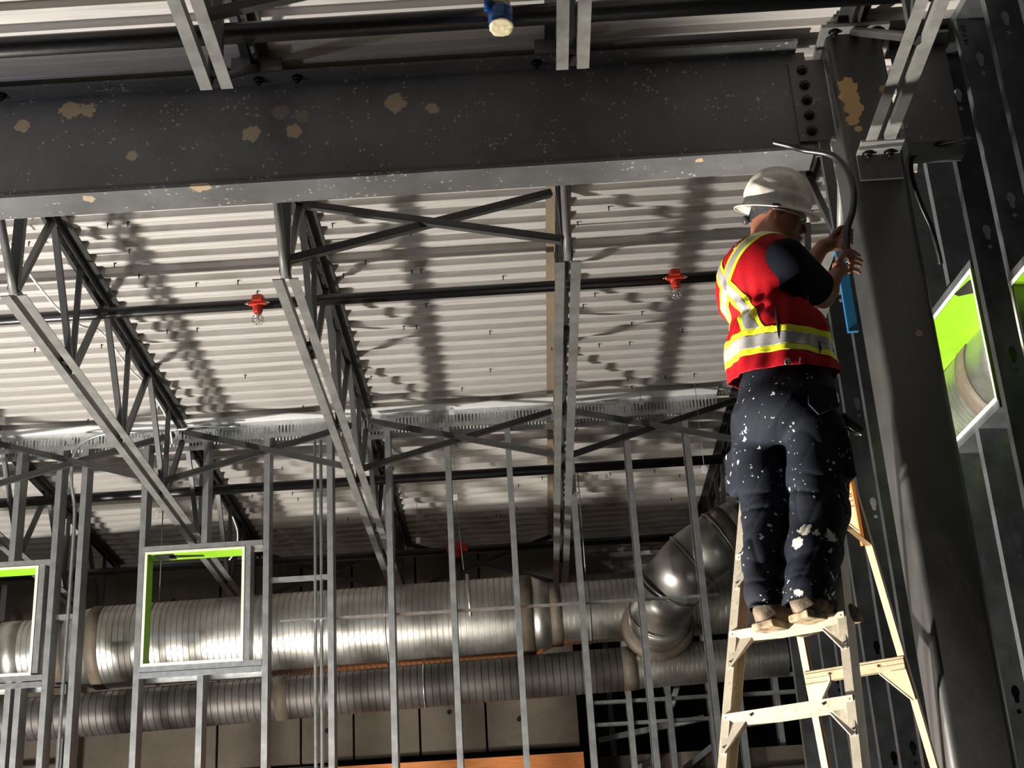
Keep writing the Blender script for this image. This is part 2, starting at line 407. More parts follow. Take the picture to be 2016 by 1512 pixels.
# stand the web so that it faces the camera: local x -> along the wall, local y -> into the wall
SYR = [4.42, 4.73, 5.035, 5.34, 5.635, 5.915, 6.23, 6.54, 6.85, 7.26, 7.575, 7.90, 8.21, 8.69, 8.98, 9.30, 9.62]
HZ = [2.70, 3.31, 4.05, 4.66, 5.40]
right_meshes = {}
def right_stud(y, z0, z1, name='stud', m=None):
    holes = tuple(round(h - z0, 3) for h in HZ if z0 + 0.15 < h < z1 - 0.12)
    key = (round(z1-z0, 3), holes)
    if key not in right_meshes: right_meshes[key] = stud_mesh(z1-z0, holes=holes)
    o = mobj(name, right_meshes[key], stud_shaded, wall_right)
    # local +Y into the wall (+X world), local +X towards the camera (-Y world): the web faces the camera
    o.matrix_world = Matrix.Translation(wr(y, 0, z0)) @ Matrix.Rotation(-A6*-1, 4, 'Z') @ Matrix(((0,1,0,0),(-1,0,0,0),(0,0,1,0),(0,0,0,1)))
    return o
for y in SYR:
    if y in (5.34, 5.635): right_stud(y, 0.0, 5.62)
    elif y in (6.23, 6.54, 6.85): right_stud(y, 4.56, 5.62); right_stud(y, 0.0, 3.84)
    elif y in (5.035,): right_stud(y, 0, 3.84); right_stud(y, 4.33, 5.62)
    elif y in (5.915,): right_stud(y, 0, 5.62)
    else: right_stud(y, 0.0, 5.62)
def wall_box(y0, y1, o0, o1, z0, z1, name, mat, parent):
    a, b, c, d = wr(y0, o0), wr(y1, o0), wr(y1, o1), wr(y0, o1)
    P = [(v.x, v.y, z0) for v in (a, b, c, d)] + [(v.x, v.y, z1) for v in (a, b, c, d)]
    return MB().hexa(P).build(name, mat, parent)
def right_opening(y0, y1, z0, z1, name, depth=0.17):
    wall_box(y0, y1, -0.002, 0.154, z1+0.004, z1+0.045, 'header', stud_shaded, wall_right)
    wall_box(y0, y1, -0.002, 0.154, z0-0.05, z0-0.010, 'sill', stud_shaded, wall_right)
    par = tag(empty(name), kind='structure')
    t = 0.012
    for (a, b, c, d) in ((y0, y1, z1-t, z1), (y0, y0+t, z0, z1-t), (y1-t, y1, z0, z1-t), (y0, y1, z0-t, z0)):
        wall_box(a, b, -0.004, depth, c, d, 'sheathing_strip', green_mat, par)
    e = 0.017
    for (a, b, c, d) in ((y0, y1, z1-e, z1+.002), (y0, y0+e, z0, z1-e), (y1-e, y1, z0, z1-e), (y0, y1, z0-e, z0+.002)):
        wall_box(a, b, -0.008, -0.004, c, d, 'board_edge', white_edge, par)
    return par
op1 = right_opening(5.935, 7.24, 3.87, 4.500, 'window_3', 0.27)
op2 = right_opening(4.78, 5.618, 3.50, 4.250, 'window_4')
def wpatch(pts, par):
    P = [wr(y, o, z) for (y, o, z) in pts]; MB().prism(P, (0, 0, -0.0012)).build('tape_patch', black_tape, par)
wpatch([(6.03, .155, 4.488), (6.03, .02, 4.488), (6.17, .0, 4.488), (6.19, .03, 4.488), (6.12, .165, 4.488)], op1)
wpatch([(5.96, .165, 4.487), (5.955, .05, 4.487), (6.02, .04, 4.487), (6.10, .165, 4.487)], op1)
wall_box(4.2, 9.9, 0, 0.154, 5.615, 5.655, 'top_track', stud_shaded, wall_right)
# paint dabs and the handwritten note on the studs
def on_web(y, off, z, w, h, mat, name, par, shape='round'):
    """thin patch on the web of the stud at depth y (web faces the camera)"""
    base = wr(y, off, z); base.y -= 0.0428
    t = Vector((cos(A6), sin(A6), 0)); mb = MB()
    if shape == 'round': P = [base + t*(w/2*cos(k*pi/6)) + Vector((0,0,h/2*sin(k*pi/6))) for k in range(12)]
    else: P = [base - t*w/2 - Vector((0,0,h/2)), base + t*w/2 - Vector((0,0,h/2)), base + t*w/2 + Vector((0,0,h/2)), base - t*w/2 + Vector((0,0,h/2))]
    mb.prism(P, (0, -0.001, 0)); return mb.build(name, mat, par)
on_web(5.34, .07, 3.925, .042, .075, green_mat, 'paint_dab', wall_right)
on_web(5.34, .074, 3.87, .030, .030, green_mat, 'paint_dab', wall_right)
def text_obj(s, size, mat, M4, name, parent):
    cu = bpy.data.curves.new(name, 'FONT'); cu.body = s; cu.size = size; cu.extrude = 0.0006; cu.align_x = 'CENTER'; cu.align_y = 'CENTER'; cu.shear = 0.2
    ob = bpy.data.objects.new(name, cu); COL.objects.link(ob)
    dg = bpy.context.evaluated_depsgraph_get(); me = bpy.data.meshes.new_from_object(ob.evaluated_get(dg))
    bpy.data.objects.remove(ob); me.materials.clear(); o = mobj(name, me, mat, parent); o.matrix_world = M4; return o

_b = wr(5.635, .030, 5.52); _b.y -= 0.0432; _t = Vector((cos(A6), sin(A6), 0))
_n = Vector((0,0,1)).cross(-_t)
text_obj('16 3 1/2', 0.034, ink, Matrix(((0, -_t.x, _n.x, _b.x), (0, -_t.y, _n.y, _b.y), (1, 0, 0, _b.z), (0, 0, 0, 1))), 'handwriting', wall_right)

# ============================================================ STEEL FRAME
# ---- girder
gz0, gz1 = 5.0, 5.60; gy0, gy1 = 5.65, 5.835; gyc = 5.745
def girder_run(x0, x1, label, web_x0=None, web_x1=None):
    g = tag(empty('steel_girder', ((x0+x1)/2, gyc, gz0)), label, 'girder')
    def part(n, a, b, c, d, e, f):
        o = MB().box(a, b, c, d, e, f).build(n, girder_mat if n != 'x' else None, None, bevel=0.001); o.parent = g; o.matrix_parent_inverse = Matrix.Translation(g.location).inverted(); return o
    part('bottom_flange', x0, x1, gy0, gy1, gz0, gz0+0.016)
    part('top_flange', x0, x1, gy0, gy1, gz1-0.016, gz1)
    part('web', x0 if web_x0 is None else web_x0, x1 if web_x1 is None else web_x1, gyc-0.005, gyc+0.005, gz0+0.016, gz1-0.016)
    return g
def keep(o, parent):
    bpy.context.view_layer.update(); o.parent = parent; o.matrix_parent_inverse = parent.matrix_world.inverted(); return o
bpy.context.view_layer.update()
girder = girder_run(-6.5, 1.42, 'long dark grey steel girder with rust and mortar spots, running left from the column', None, 1.46)
girder2 = girder_run(1.86, 2.12, 'short dark steel girder between the column and the stud wall')
bpy.context.view_layer.update()
MB().box(1.375, 1.54, gyc-0.018, gyc-0.005, 5.09, 5.53).build('shear_plate', girder_mat, None, bevel=.001)
keep(bpy.data.objects['shear_plate'], girder)
for k in range(5):
    mb = MB(); hexbolt(mb, (1.435 + 0.006*k*0, gyc-0.018, 5.475-0.083*k), (0,-1,0), 0.021, 0.018); keep(mb.build('bolt', bolt_mat), girder)
JX = [-5.18, -3.81, -2.44, -1.09, 0.315, 1.67]
for jx in JX[1:5]:
    for dx in (-0.02, 0.16) if jx == -1.09 else ((-0.13, 0.045) if jx > 0 else (-0.02, 0.13)):
        mb = MB(); hexbolt(mb, (jx + dx + 0.02, 5.69, gz1-0.016), (0,0,-1), 0.020, 0.018); keep(mb.build('bolt', bolt_mat), girder)

# ---- column
cx0, cx1, cy0, cy1 = 1.545, 1.80, 5.62, 5.872
col = tag(empty('steel_column', ((cx0+cx1)/2, (cy0+cy1)/2, 0)), 'dark square steel column with a rust patch beside the worker', 'column')
bpy.context.view_layer.update()
def rbox(mb, x0, x1, y0, y1, z0, z1, r=0.032, n=8):
    P = []
    for (cx, cy, a0) in ((x1-r, y1-r, 0), (x0+r, y1-r, 90), (x0+r, y0+r, 180), (x1-r, y0+r, 270)):
        for k in range(n+1): a = radians(a0 + 90*k/n); P.append((cx + r*cos(a), cy + r*sin(a), z0))
    mb.prism(P, (0,0,z1-z0)); return mb
o = rbox(MB(), cx0, cx1, cy0, cy1, 0, 5.585).build('shaft', column_mat)
for p in o.data.polygons: p.use_smooth = abs(p.normal.z) < .5
keep(o, col)
keep(MB().box(cx0-0.03, cx1+0.03, cy0-0.055, cy1+0.03, 5.585, 5.605).build('cap_plate', joist_mat, bevel=.002), col)
for dx in (0.04, 0.235):
    keep(hexbolt(MB(), (cx0+dx-0.01, cy0-0.025, 5.585), (0,0,-1), 0.020, 0.02).build('bolt', bolt_mat), col)
# bracket on the column for the joist's bottom chord
mb = MB(); mb.box(1.585, 1.775, 5.50, cy0, 4.925, 4.937)
keep(mb.build('stabiliser_plate', joist_mat, bevel=.001), col)
keep(MB().box(1.585, 1.775, cy0-0.012, cy0, 4.80, 4.925).build('stabiliser_plate', column_mat), col)
for dx in (1.63, 1.725): keep(hexbolt(MB(), (dx, cy0-0.03, 4.925), (0,0,-1), 0.020, 0.016).build('bolt', bolt_mat), col)

# ---- open web joists
def joist(x, bc0, bc1, tc0, tc1, Bp, ends, label, rust=False, dirn=1):
    """double-angle chords with a gap; Bp = bottom panel points; ends = list of (yb, yt) end diagonals"""
    j = tag(empty('bar_joist', (x, (tc0+tc1)/2, DZ)), label, 'joist'); bpy.context.view_layer.update()
    jm = joist_mat
    zb, g, L, t = 4.93, 0.017, 0.048, 0.005
    def P(mb, n, m=jm): return keep(mb.build(n, m), j)
    for s in (-1, 1):
        mb = MB(); a, b = sorted((x+s*g, x+s*(g+L)))
        mb.box(a, b, bc0, bc1, zb, zb+t); a, b = sorted((x+s*g, x+s*(g+t))); mb.box(a, b, bc0, bc1, zb+t, zb+L)
        P(mb, 'bottom_chord_angle')
        mb = MB(); a, b = sorted((x+s*g, x+s*(g+L*1.05)))
        mb.box(a, b, tc0, tc1, DZ-0.008, DZ-0.002); a, b = sorted((x+s*g, x+s*(g+t))); mb.box(a, b, tc0, tc1, DZ-0.055, DZ-0.008)
        P(mb, 'top_chord_angle', joist_rust if rust and s < 0 else web_mat)
    zB, zT = zb+0.03, DZ-0.035
    n = len(Bp)
    for i, y in enumerate(Bp):
        wv = 0.052 if i == 0 else 0.030; P(MB().bar((x, y, zB), (x, y+0.02*dirn, zT), wv, wv*0.8), 'web_bar', web_mat)
        if i < n-1:
            yt = (Bp[i] + Bp[i+1]) / 2
            P(MB().bar((x, Bp[i]+0.02, zB), (x, yt-0.02, zT), 0.033, 0.033), 'web_bar', web_mat)
            P(MB().bar((x, yt+0.02, zT), (x, Bp[i+1]-0.02, zB), 0.033, 0.033), 'web_bar', web_mat)
    for (yb, yt) in ends:
        P(MB().tube([(x, yb, zB-0.02), (x, yb+(yt-yb)*0.16, zB+0.10), (x, yt, zT+0.005)], 0.021, 12), 'end_diagonal', joist_mat if dirn > 0 else web_mat)
        for s in (-1, 1):
            mb = MB(); a, b = sorted((x+s*0.014, x+s*(0.075 if dirn > 0 else 0.115))); y0, y1 = (yt-0.10, yt+0.02) if dirn > 0 else (yt-0.045, yt+0.09)
            mb.box(a, b, y0, y1, gz1+0.001, DZ-0.003); P(mb, 'seat_angle', joist_mat)
    # filler lumps between the chord angles
    for i in range(3):
        yy = bc0 + (bc1-bc0)*(0.12+0.33*i)
        if dirn > 0: P(MB().box(x-g+.001, x+g-.001, yy, yy+0.05, zb+0.01, zb+0.04), 'spacer', bolt_mat)
    return j
Bn = [6.45, 7.42, 8.48, 9.55, 10.65, 11.75, 12.85]
joist(JX[5], 6.45, 13.2, 5.74, 13.30, Bn, [(6.45, 5.82)], 'steel joist behind the worker, right of all, beyond the girder')
joist(JX[4], 6.45, 13.2, 5.74, 13.30, Bn, [(6.45, 5.82)], 'steel joist with a rusty top chord, seen end-on right of the middle', rust=True)
joist(JX[3], 6.45, 13.2, 5.74, 13.30, Bn, [(6.45, 5.82)], 'steel joist beyond the girder, right of the nearer red sprinkler')
joist(JX[2], 6.45, 13.2, 5.74, 13.30, Bn, [(6.45, 5.82)], 'steel joist beyond the girder crossing the left side, white cable beside it')
joist(JX[1], 6.45, 13.2, 5.74, 13.30, Bn, [(6.45, 5.82)], 'dim steel joist behind the studs at the far left edge')
Bf = [4.80, 3.75, 2.7]
joist(JX[3], 2.6, 4.83, 2.6, 5.72, Bf, [(4.80, 5.66)], 'steel joist in front of the girder, upper left, bottom chord cut short', dirn=-1)
joist(JX[4], 2.6, 4.84, 2.6, 5.72, Bf, [(4.80, 5.66)], 'steel joist in front of the girder, beside the blue-wrapped sprinkler', dirn=-1)
joist(JX[5], 2.6, 5.53, 2.6, 5.72, Bf, [(4.80, 5.66)], 'steel joist whose bottom chord bolts to the column top', dirn=-1)

# ---- cross bridging between joists
bridges = []
def bridging(i0, i1, y0, y1, label):
    """two crossed angles from chord to chord"""
    b = tag(empty('joist_bridging', ((JX[i0]+JX[i1])/2, y0, 5.3)), label, 'brace'); bpy.context.view_layer.update()
    for (xa, xb, dy) in ((JX[i0], JX[i1], 0.0), (JX[i1], JX[i0], 0.03)):
        top = Vector((xa + (0.04 if xb > xa else -0.04), y1+dy, 5.55)); bot = Vector((xb + (-0.03 if xb > xa else 0.03), y0+dy, 5.00))
        mb = MB(); mb.bar(top, bot, 0.038, 0.004, (0,0,1)); d = Vector((0, -0.017, 0.017))
        mb.bar(top + d, bot + d, 0.004, 0.036, (0,0,1))
        keep(mb.build('brace_angle', web_mat), b)
    return b
bridging(3, 4, 6.38, 6.82, 'crossed black braces just under the girder in the middle bay')
bridging(1, 2, 9.40, 9.92, 'crossed braces before the stud wall at the left edge')
bridging(2, 3, 9.40, 9.92, 'crossed braces before the stud wall, second bay from the left')
bridging(3, 4, 9.40, 9.92, 'crossed braces before the stud wall, middle bay')
bridging(4, 5, 9.40, 9.92, 'crossed braces before the stud wall, bay left of the worker')
bridging(3, 4, 12.6, 12.95, 'dim crossed braces against the concrete wall, middle bay')
bridging(2, 3, 12.6, 12.95, 'dim crossed braces against the concrete wall, left bay')
bridging(3, 4, 4.45, 4.80, 'crossed braces in front of the girder at the upper edge, middle')
bridging(4, 5, 4.45, 4.80, 'crossed braces in front of the girder, upper edge near the column')

# ---- black sprinkler pipes
def pipe(x0, x1, y, z, r, label, dz=0.0):
    o = MB().tube([(x0, y, z), (x1, y, z+dz)], r, 20).build('sprinkler_pipe', black_pipe); return tag(o, label, 'pipe')
pipe(-7, 2.0, 4.98, 5.31, 0.044, 'thick black pipe in front of the girder along the upper edge')
pipe(-7, 1.98, 7.62, 5.40, 0.032, 'black pipe beyond the girder carrying two red sprinklers')
pipe(-7, 1.55, 10.45, 5.30, 0.036, 'black pipe just behind the tops of the studs')
pipe(-7, 2.0, 12.3, 5.28, 0.034, 'dim black pipe deep behind the studs')

# ---- sprinklers with wire guards
def sprinkler(x, y, z, r, label, guard=True):
    s = tag(empty('sprinkler', (x, y, z)), label, 'sprinkler', 'sprinklers on the black pipe' if guard else None); bpy.context.view_layer.update()
    mb = MB(); mb.lathe([(r*0.9, r*1.5), (r*1.25, r*1.1), (r*1.3, 0), (r*1.15, -r*0.9), (r*0.6, -r*1.5)], (x, y, z), (0,0,1), 14)
    keep(mb.build('mechanical_tee', red_mat), s)
    mb = MB(); mb.lathe([(r*0.75, -r*1.2), (r*1.0, -r*1.25), (r*0.85, -r*2.3), (r*0.45, -r*2.4)], (x, y-0.004, z), (0,0,1), 8)
    mb.bar((x-r*1.7, y-r*0.9, z-r*0.6), (x+r*1.7, y-r*0.9, z-r*0.6), r*0.9, r*0.6); mb.bar((x-r*.9, y-r*1.25, z+r*.3), (x+r*.9, y-r*1.25, z+r*.3), r*1.0, r*1.2)
    keep(mb.build('clamp', red_mat, bevel=.002), s)
    keep(hexbolt(hexbolt(MB(), (x-r*1.75, y-r*0.9, z-r*0.6), (-1,0,0), .008, .008), (x+r*1.75, y-r*.9, z-r*.6), (1,0,0), .008, .008).build('bolt', chrome), s)
    if guard:
        zc = z - r*3.6; R = r*1.15
        mb = MB(); mb.lathe([(r*.4, -r*2.4), (r*.4, -r*2.7), (r*.25, -r*2.9), (r*.2, -r*3.6), (r*.6, -r*3.62), (r*.6, -r*3.7)], (x, y, z), (0,0,1), 10)
        keep(mb.build('sprinkler_head', chrome), s)
        mb = MB()
        for k in range(4):
            a = k*pi/4; mb.tube([(x + R*cos(a)*sin(q), y + R*sin(a)*sin(q), zc + R*0.95*cos(q)) for q in [pi*j/8 - pi/1 + 0.0 for j in range(17)]], 0.0016, 5)
        for (h, q) in ((0, 1.0), (-0.5, 0.86), (0.5, 0.86)):
            mb.tube([(x + R*q*cos(2*pi*j/16), y + R*q*sin(2*pi*j/16), zc + h*R*.95) for j in range(17)], 0.0016, 5)
        keep(mb.build('wire_guard', chrome), s)
    return s
sprinkler(-1.44, 7.60, 5.40, 0.030, 'red sprinkler with a bright wire guard, left bay beyond the girder')
sprinkler(0.98, 7.60, 5.40, 0.030, 'red sprinkler with a bright wire guard, to the left of the worker')
# drop pipe with red tee behind the studs
dp = tag(empty('drop_pipe', (-0.56, 12.2, 4.6)), 'black vertical pipe hanging from a red tee behind the studs', 'pipe'); bpy.context.view_layer.update()
keep(MB().tube([(-0.56, 12.25, 5.25), (-0.56, 12.25, 4.5)], 0.030, 14).build('pipe', black_pipe), dp)
mb = MB(); mb.lathe([(0.05, 0.05), (0.055, 0.0), (0.05, -0.05), (0.035, -0.09)], (-0.56, 12.25, 5.28), (0,0,1), 12); mb.bar((-0.65, 12.22, 5.28), (-0.47, 12.22, 5.28), .05, .06)
keep(mb.build('mechanical_tee', red_mat), dp)

# ---- blue-wrapped sprinkler drop at the upper edge
def crumple(bm, amp, sc=40):
    from mathutils import noise
    for v in bm.verts:
        v.co += Vector(noise.noise_vector(v.co * sc)) * amp
blue_film = mk('blue plastic film', (0.008, 0.075, 0.26), 0.28, 0.0, 0.25, 30, 0.15, 60)
tan_film = mk('cream masking film', (0.66, 0.50, 0.28), 0.35, 0.0, 0.25, 40, 0.2, 60)
bx, by, bz = 0.045, 4.90, 5.27
bw = tag(empty('wrapped_sprinkler', (bx, by, bz)), 'sprinkler wrapped in blue and cream plastic with a cream round end', 'sprinkler'); bpy.context.view_layer.update()
mb = MB(); mb.lathe([(0.020, .13), (.032, .11), (0.040, .07), (.045, .03), (.040, 0), (.036, -.03)], (bx, by, bz), (0.0, .1, 1), 28); crumple(mb.bm, .010); keep(mb.build('cream_wrap', tan_film), bw)
mb = MB(); mb.lathe([(0.046, .015), (.052, -.01), (0.049, -.04), (.053, -.07), (.050, -.085)], (bx, by-0.006, bz), (0.0, .15, 1), 28); crumple(mb.bm, .007); keep(mb.build('blue_wrap', blue_film), bw)
mb = MB(); mb.lathe([(0.050, -.086), (.049, -.092), (0.035, -.088), (.012, -.093)], (bx, by-0.008, bz), (0.0, .15, 1), 24); crumple(mb.bm, .004, 60); keep(mb.build('cream_end', mk('cream film end', (.85, .76, .48), .4, 0, .12, 50, .2, 60)), bw)
mb = MB(); mb.tube([(bx-.035, by-.03, bz+.095), (bx-.048, by-.04, bz+.03), (bx-.052, by-.03, bz-.01)], [.012, .018, .012], 10); crumple(mb.bm, .008); keep(mb.build('blue_fold', blue_film), bw)

# ---- spiral ducts
def spiral(name, pts, r, pitch, mat, parent, rib=0.0055, n=28):
    """round duct with raised ribs every `pitch`, straight runs"""
    a, b = Vector(pts[0]), Vector(pts[1]); L = (b-a).length; prof = []; h = 0.0
    while h < L:
        prof += [(r, h), (r, h + pitch*0.78), (r-rib, h + pitch*0.86), (r-rib, h + pitch*0.95)]; h += pitch
    prof.append((r, L))
    return keep(MB().lathe(prof, a, b-a, n, sharp=True).build(name, mat), parent)
def dseg(name, a, b, r0, r1, mat, parent, n=32):
    L = (Vector(b)-Vector(a)).length
    return keep(MB().lathe([(r0, 0), (r1, L)], a, Vector(b)-Vector(a), n).build(name, mat), parent)
YD = 11.52
def dc(x): return Vector((x, YD, 4.416 + (x+3.39)*0.0118))
big = tag(empty('spiral_duct', (-1.5, YD, 4.42)), 'large silver spiral duct crossing behind the studs', 'duct'); bpy.context.view_layer.update()
spiral('ribbed_section', (dc(-3.36), dc(-0.06)), 0.325, 0.046, duct_mat, big, n=40)
dseg('band', dc(-3.44), dc(-3.35), 0.331, 0.331, duct_band, big); dseg('band', dc(-0.06), dc(0.05), 0.331, 0.331, duct_band, big)
dseg('reducer', dc(-3.44), dc(-3.66), 0.325, 0.262, duct_mat, big); dseg('reducer', dc(0.05), dc(0.20), 0.322, 0.252, duct_mat, big)
dseg('band', dc(0.19), dc(0.28), 0.256, 0.256, duct_band, big); dseg('band', dc(-3.75), dc(-3.66), 0.266, 0.266, duct_band, big)
spiral('ribbed_section', (dc(0.28), dc(2.1)), 0.248, 0.046, duct_mat, big, n=36)
spiral('ribbed_section', (dc(-4.0), dc(-3.75)), 0.258, 0.046, duct_mat, big, n=36)
dseg('collar', dc(-4.18), dc(-4.0), 0.258, 0.262, duct_mat, big)
dseg('band', dc(-4.28), dc(-4.18), 0.266, 0.266, duct_band, big)
spiral('ribbed_section', (dc(-5.6), dc(-4.28)), 0.258, 0.046, duct_mat, big, n=36)
# hangers
for x in (-2.95, -1.1, 0.5): 
    mb = MB(); c = dc(x); R = .33 if x < 0 else .253
    mb.tube([c + Vector((0, R*cos(q), R*sin(q))) for q in [2*pi*j/28 for j in range(29)]], 0.006, 6); mb.tube([c + Vector((0, 0, R)), (x, YD, DZ)], .005, 6)
    keep(mb.build('hanger', galv_dark), big)
# elbow tap turning up to the right
el = tag(empty('duct_elbow', (1.25, 11.1, 4.4)), 'silver gored duct elbow joining the large duct left of the ladder', 'duct'); bpy.context.view_layer.update()
path = [Vector((1.02, 11.28, 4.25)), Vector((1.02, 11.02, 4.30)), Vector((1.09, 10.82, 4.44)), Vector((1.27, 10.72, 4.60)), Vector((1.50, 10.70, 4.74))]
for i in range(len(path)-1):
    a, b = path[i], path[i+1]; d = (b-a).normalized()
    dseg('gore', a - d*0.03, b + d*0.03, 0.232, 0.232, duct_mat, el)
    m = b; d2 = ((path[i+2]-path[i+1]).normalized() + d).normalized() if i+2 < len(path) else d
    keep(MB().tube([m + (d2.cross(Vector((0,0,1))).normalized()*cos(q) + d2.cross(d2.cross(Vector((0,0,1)))).normalized()*sin(q))*0.236 for q in [2*pi*j/32 for j in range(33)]], 0.009, 6, cap=False).build('seam', duct_mat, None), el)
dseg('band', path[-1], path[-1] + Vector((.09, 0, .045)), 0.238, 0.238, duct_band, el)
spiral('ribbed_section', (path[-1] + Vector((.09, 0, .045)), path[-1] + Vector((.9, 0, .45))), 0.230, 0.05, duct_mat, el, n=32)
keep(MB().lathe([(0.29, 0), (0.275, 0.05), (0.24, 0.07)], (1.02, 11.30, 4.26), (0, -1, .12), 32).build('saddle', duct_band), el)

def sc(x): return Vector((x, 11.42, 3.868 + (x+3.5)*0.0235))
sm = tag(empty('spiral_duct', (-1.4, 11.42, 3.9)), 'smaller dull grey duct below the large silver one', 'duct'); bpy.context.view_layer.update()
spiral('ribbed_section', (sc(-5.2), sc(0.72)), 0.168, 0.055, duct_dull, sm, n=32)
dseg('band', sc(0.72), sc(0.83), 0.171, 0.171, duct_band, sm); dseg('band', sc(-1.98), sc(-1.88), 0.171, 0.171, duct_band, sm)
spiral('ribbed_section', (sc(0.83), sc(2.0)), 0.163, 0.038, duct_mat, sm, n=32)
for x in (-0.82,):
    mb = MB(); c = sc(x); mb.tube([c + Vector((0, .171*cos(q), .171*sin(q))) for q in [2*pi*j/28 for j in range(29)]], 0.006, 6); mb.tube([c + Vector((0, 0, .17)), (x, 11.42, 4.15)], .005, 6); keep(mb.build('hanger', galv), sm)
# duct beyond the right wall
d3 = tag(empty('spiral_duct', (2.75, 7.2, 4.3)), 'silver spiral duct seen through the green framed opening on the right', 'duct'); bpy.context.view_layer.update()
a3 = Vector((2.72, 5.0, 4.36)); dd = Vector((-0.09, 1, 0.0)).normalized()
dseg('collar', a3, a3 + dd*1.35, 0.29, 0.29, duct_mat, d3, n=40)
dseg('band', a3 + dd*1.35, a3 + dd*1.43, 0.302, 0.302, duct_dull, d3, n=40)
dseg('collar', a3 + dd*1.43, a3 + dd*1.78, 0.295, 0.30, duct_mat, d3, n=40)
dseg('band', a3 + dd*1.78, a3 + dd*1.92, 0.306, 0.306, duct_band, d3, n=40)
spiral('ribbed_section', (a3 + dd*1.92, a3 + dd*4), 0.30, 0.042, duct_mat, d3, n=40)

# ---- conduits in and behind the partition
def cable(pts, r, mat, name, label, cat, n=8, smooth=True):
    P = [Vector(p) for p in pts]
    if smooth and len(P) > 2:
        Q = []
        for i in range(len(P)-1):
            p0, p1, p2, p3 = P[max(i-1,0)], P[i], P[i+1], P[min(i+2, len(P)-1)]
            for k in range(8):
                t = k/8; Q.append(0.5*((2*p1) + (p2-p0)*t + (2*p0-5*p1+4*p2-p3)*t*t + (3*p1-p0-3*p2+p3)*t**3))
        P = Q + [P[-1]]
    return tag(MB().tube(P, r, n).build(name, mat), label, cat)
cable([(-1.475, 10.07, 5.50), (-1.475, 10.07, 0)], .012, galv, 'conduit', 'left one of the pair of silver conduits between two studs', 'conduit', smooth=False)
cable([(-1.432, 10.07, 5.50), (-1.432, 10.07, 0)], .012, galv, 'conduit', 'right one of the pair of silver conduits between two studs', 'conduit', smooth=False)
cable([(-2.0, 9.93, 5.60), (-2.75, 9.93, 5.60), (-3.02, 9.93, 5.595), (-3.17, 9.94, 5.53), (-3.225, 9.96, 5.42), (-3.235, 10.0, 5.25), (-3.215, 10.05, 5.05), (-3.215, 10.06, 4.6), (-3.22, 10.06, 3.6), (-3.22, 10.06, 2.6)], .013, galv, 'conduit', 'silver conduit bending down from the deck between the left studs', 'conduit', n=10)
# white cable along the left joist
cable([(-2.62, 6.30, 5.62), (-2.66, 6.9, 5.5), (-2.60, 7.5, 5.42), (-2.52, 7.75, 5.40), (-2.50, 8.1, 5.52), (-2.46, 8.6, 5.50), (-2.47, 9.1, 5.58), (-2.46, 9.6, 5.56), (-2.5, 9.95, 5.5)], .007, white_plastic, 'cable', 'white cable clipped along the left joist', 'cable')
cable([(-2.16, 10.5, 5.10), (-2.12, 10.5, 4.97), (-2.13, 10.5, 4.84), (-2.18, 10.5, 4.76)], .006, white_plastic, 'cable', 'short white cable end hanging over the framed opening', 'cable')
# hanging wires with white tags
def tagwire(x, y, z, z0, label):
    t = tag(empty('hanging_tag', (x, y, z)), label, 'tag'); bpy.context.view_layer.update()
    keep(MB().tube([(x, y, DZ), (x, y, z+.02)], .002, 5).build('wire', galv_dark), t)
    keep(MB().box(x-.018, x+.018, y-.004, y+.004, z-.028, z+.022).build('card', white_plastic, bevel=.002), t)
    if z0: keep(MB().tube([(x, y, z-.02), (x+.04, y, z0)], .002, 5).build('wire', galv_dark), t)
tagwire(-0.50, 11.0, 5.32, 4.72, 'white tag on a long hanging wire, right of the middle joist')
tagwire(-0.88, 12.0, 5.30, 0, 'small white tag hanging over the large duct near the middle joist')
tagwire(-2.87, 11.0, 5.33, 0, 'small white tag beside the stud left of the framed opening')
tagwire(1.32, 9.8, 5.0, 0, 'faint white tag between the studs left of the worker')
tagwire(-0.45, 9.9, 5.60, 0, 'tiny white tag at the slotted track, second bay from the column')
tagwire(0.93, 9.9, 5.585, 0, 'tiny white tag at the slotted track, bay left of the worker')
cable([(-0.44, 11.05, 4.70), (-0.425, 11.05, 4.36)], .013, galv, 'wire_gripper', 'slim grey wire gripper hanging before the large duct', 'gripper', smooth=False)

# ---- plywood board and far framing behind the partition
pw = MB().box(-1.9, 0.43, 13.18, 13.20, 2.4, 3.64).build('plywood_board', plywood, bevel=.002); tag(pw, 'orange plywood board leaning low against the concrete wall', 'board')
fr = struct('wall_frame_beyond')
fm = stud_mesh(5.4, web=.15, fl=.05)
fo = None
for (x, y) in [(0.50, 13.4), (0.86, 13.4), (1.22, 13.4), (1.60, 13.4), (0.75, 14.6), (1.15, 14.6), (1.95, 14.0), (2.3, 14.0), (-4.75, 12.9), (-5.3, 13.0), (-5.0, 13.6), (-4.15, 12.9), (2.6, 13.2), (1.75, 12.6)]:
    if fo is None: fo = mobj('stud', fm, galv_dark, fr); fo.location = (x, y, 0)
    else: ccopy(fo, fr, (x, y, 0))
for (x0, x1, y, z) in [(0.5, 1.65, 13.45, 4.10), (0.5, 1.65, 13.45, 3.90), (-5.6, -4.1, 12.95, 3.62), (-5.6, -4.1, 12.95, 3.25), (0.5, 2.6, 13.5, 3.35), (0.4, 2.4, 13.4, 5.1), (1.7, 2.6, 12.7, 3.95), (1.7, 2.6, 12.7, 4.1)]:
    MB().box(x0, x1, y, y+.05, z, z+.03).build('rail', galv, fr)
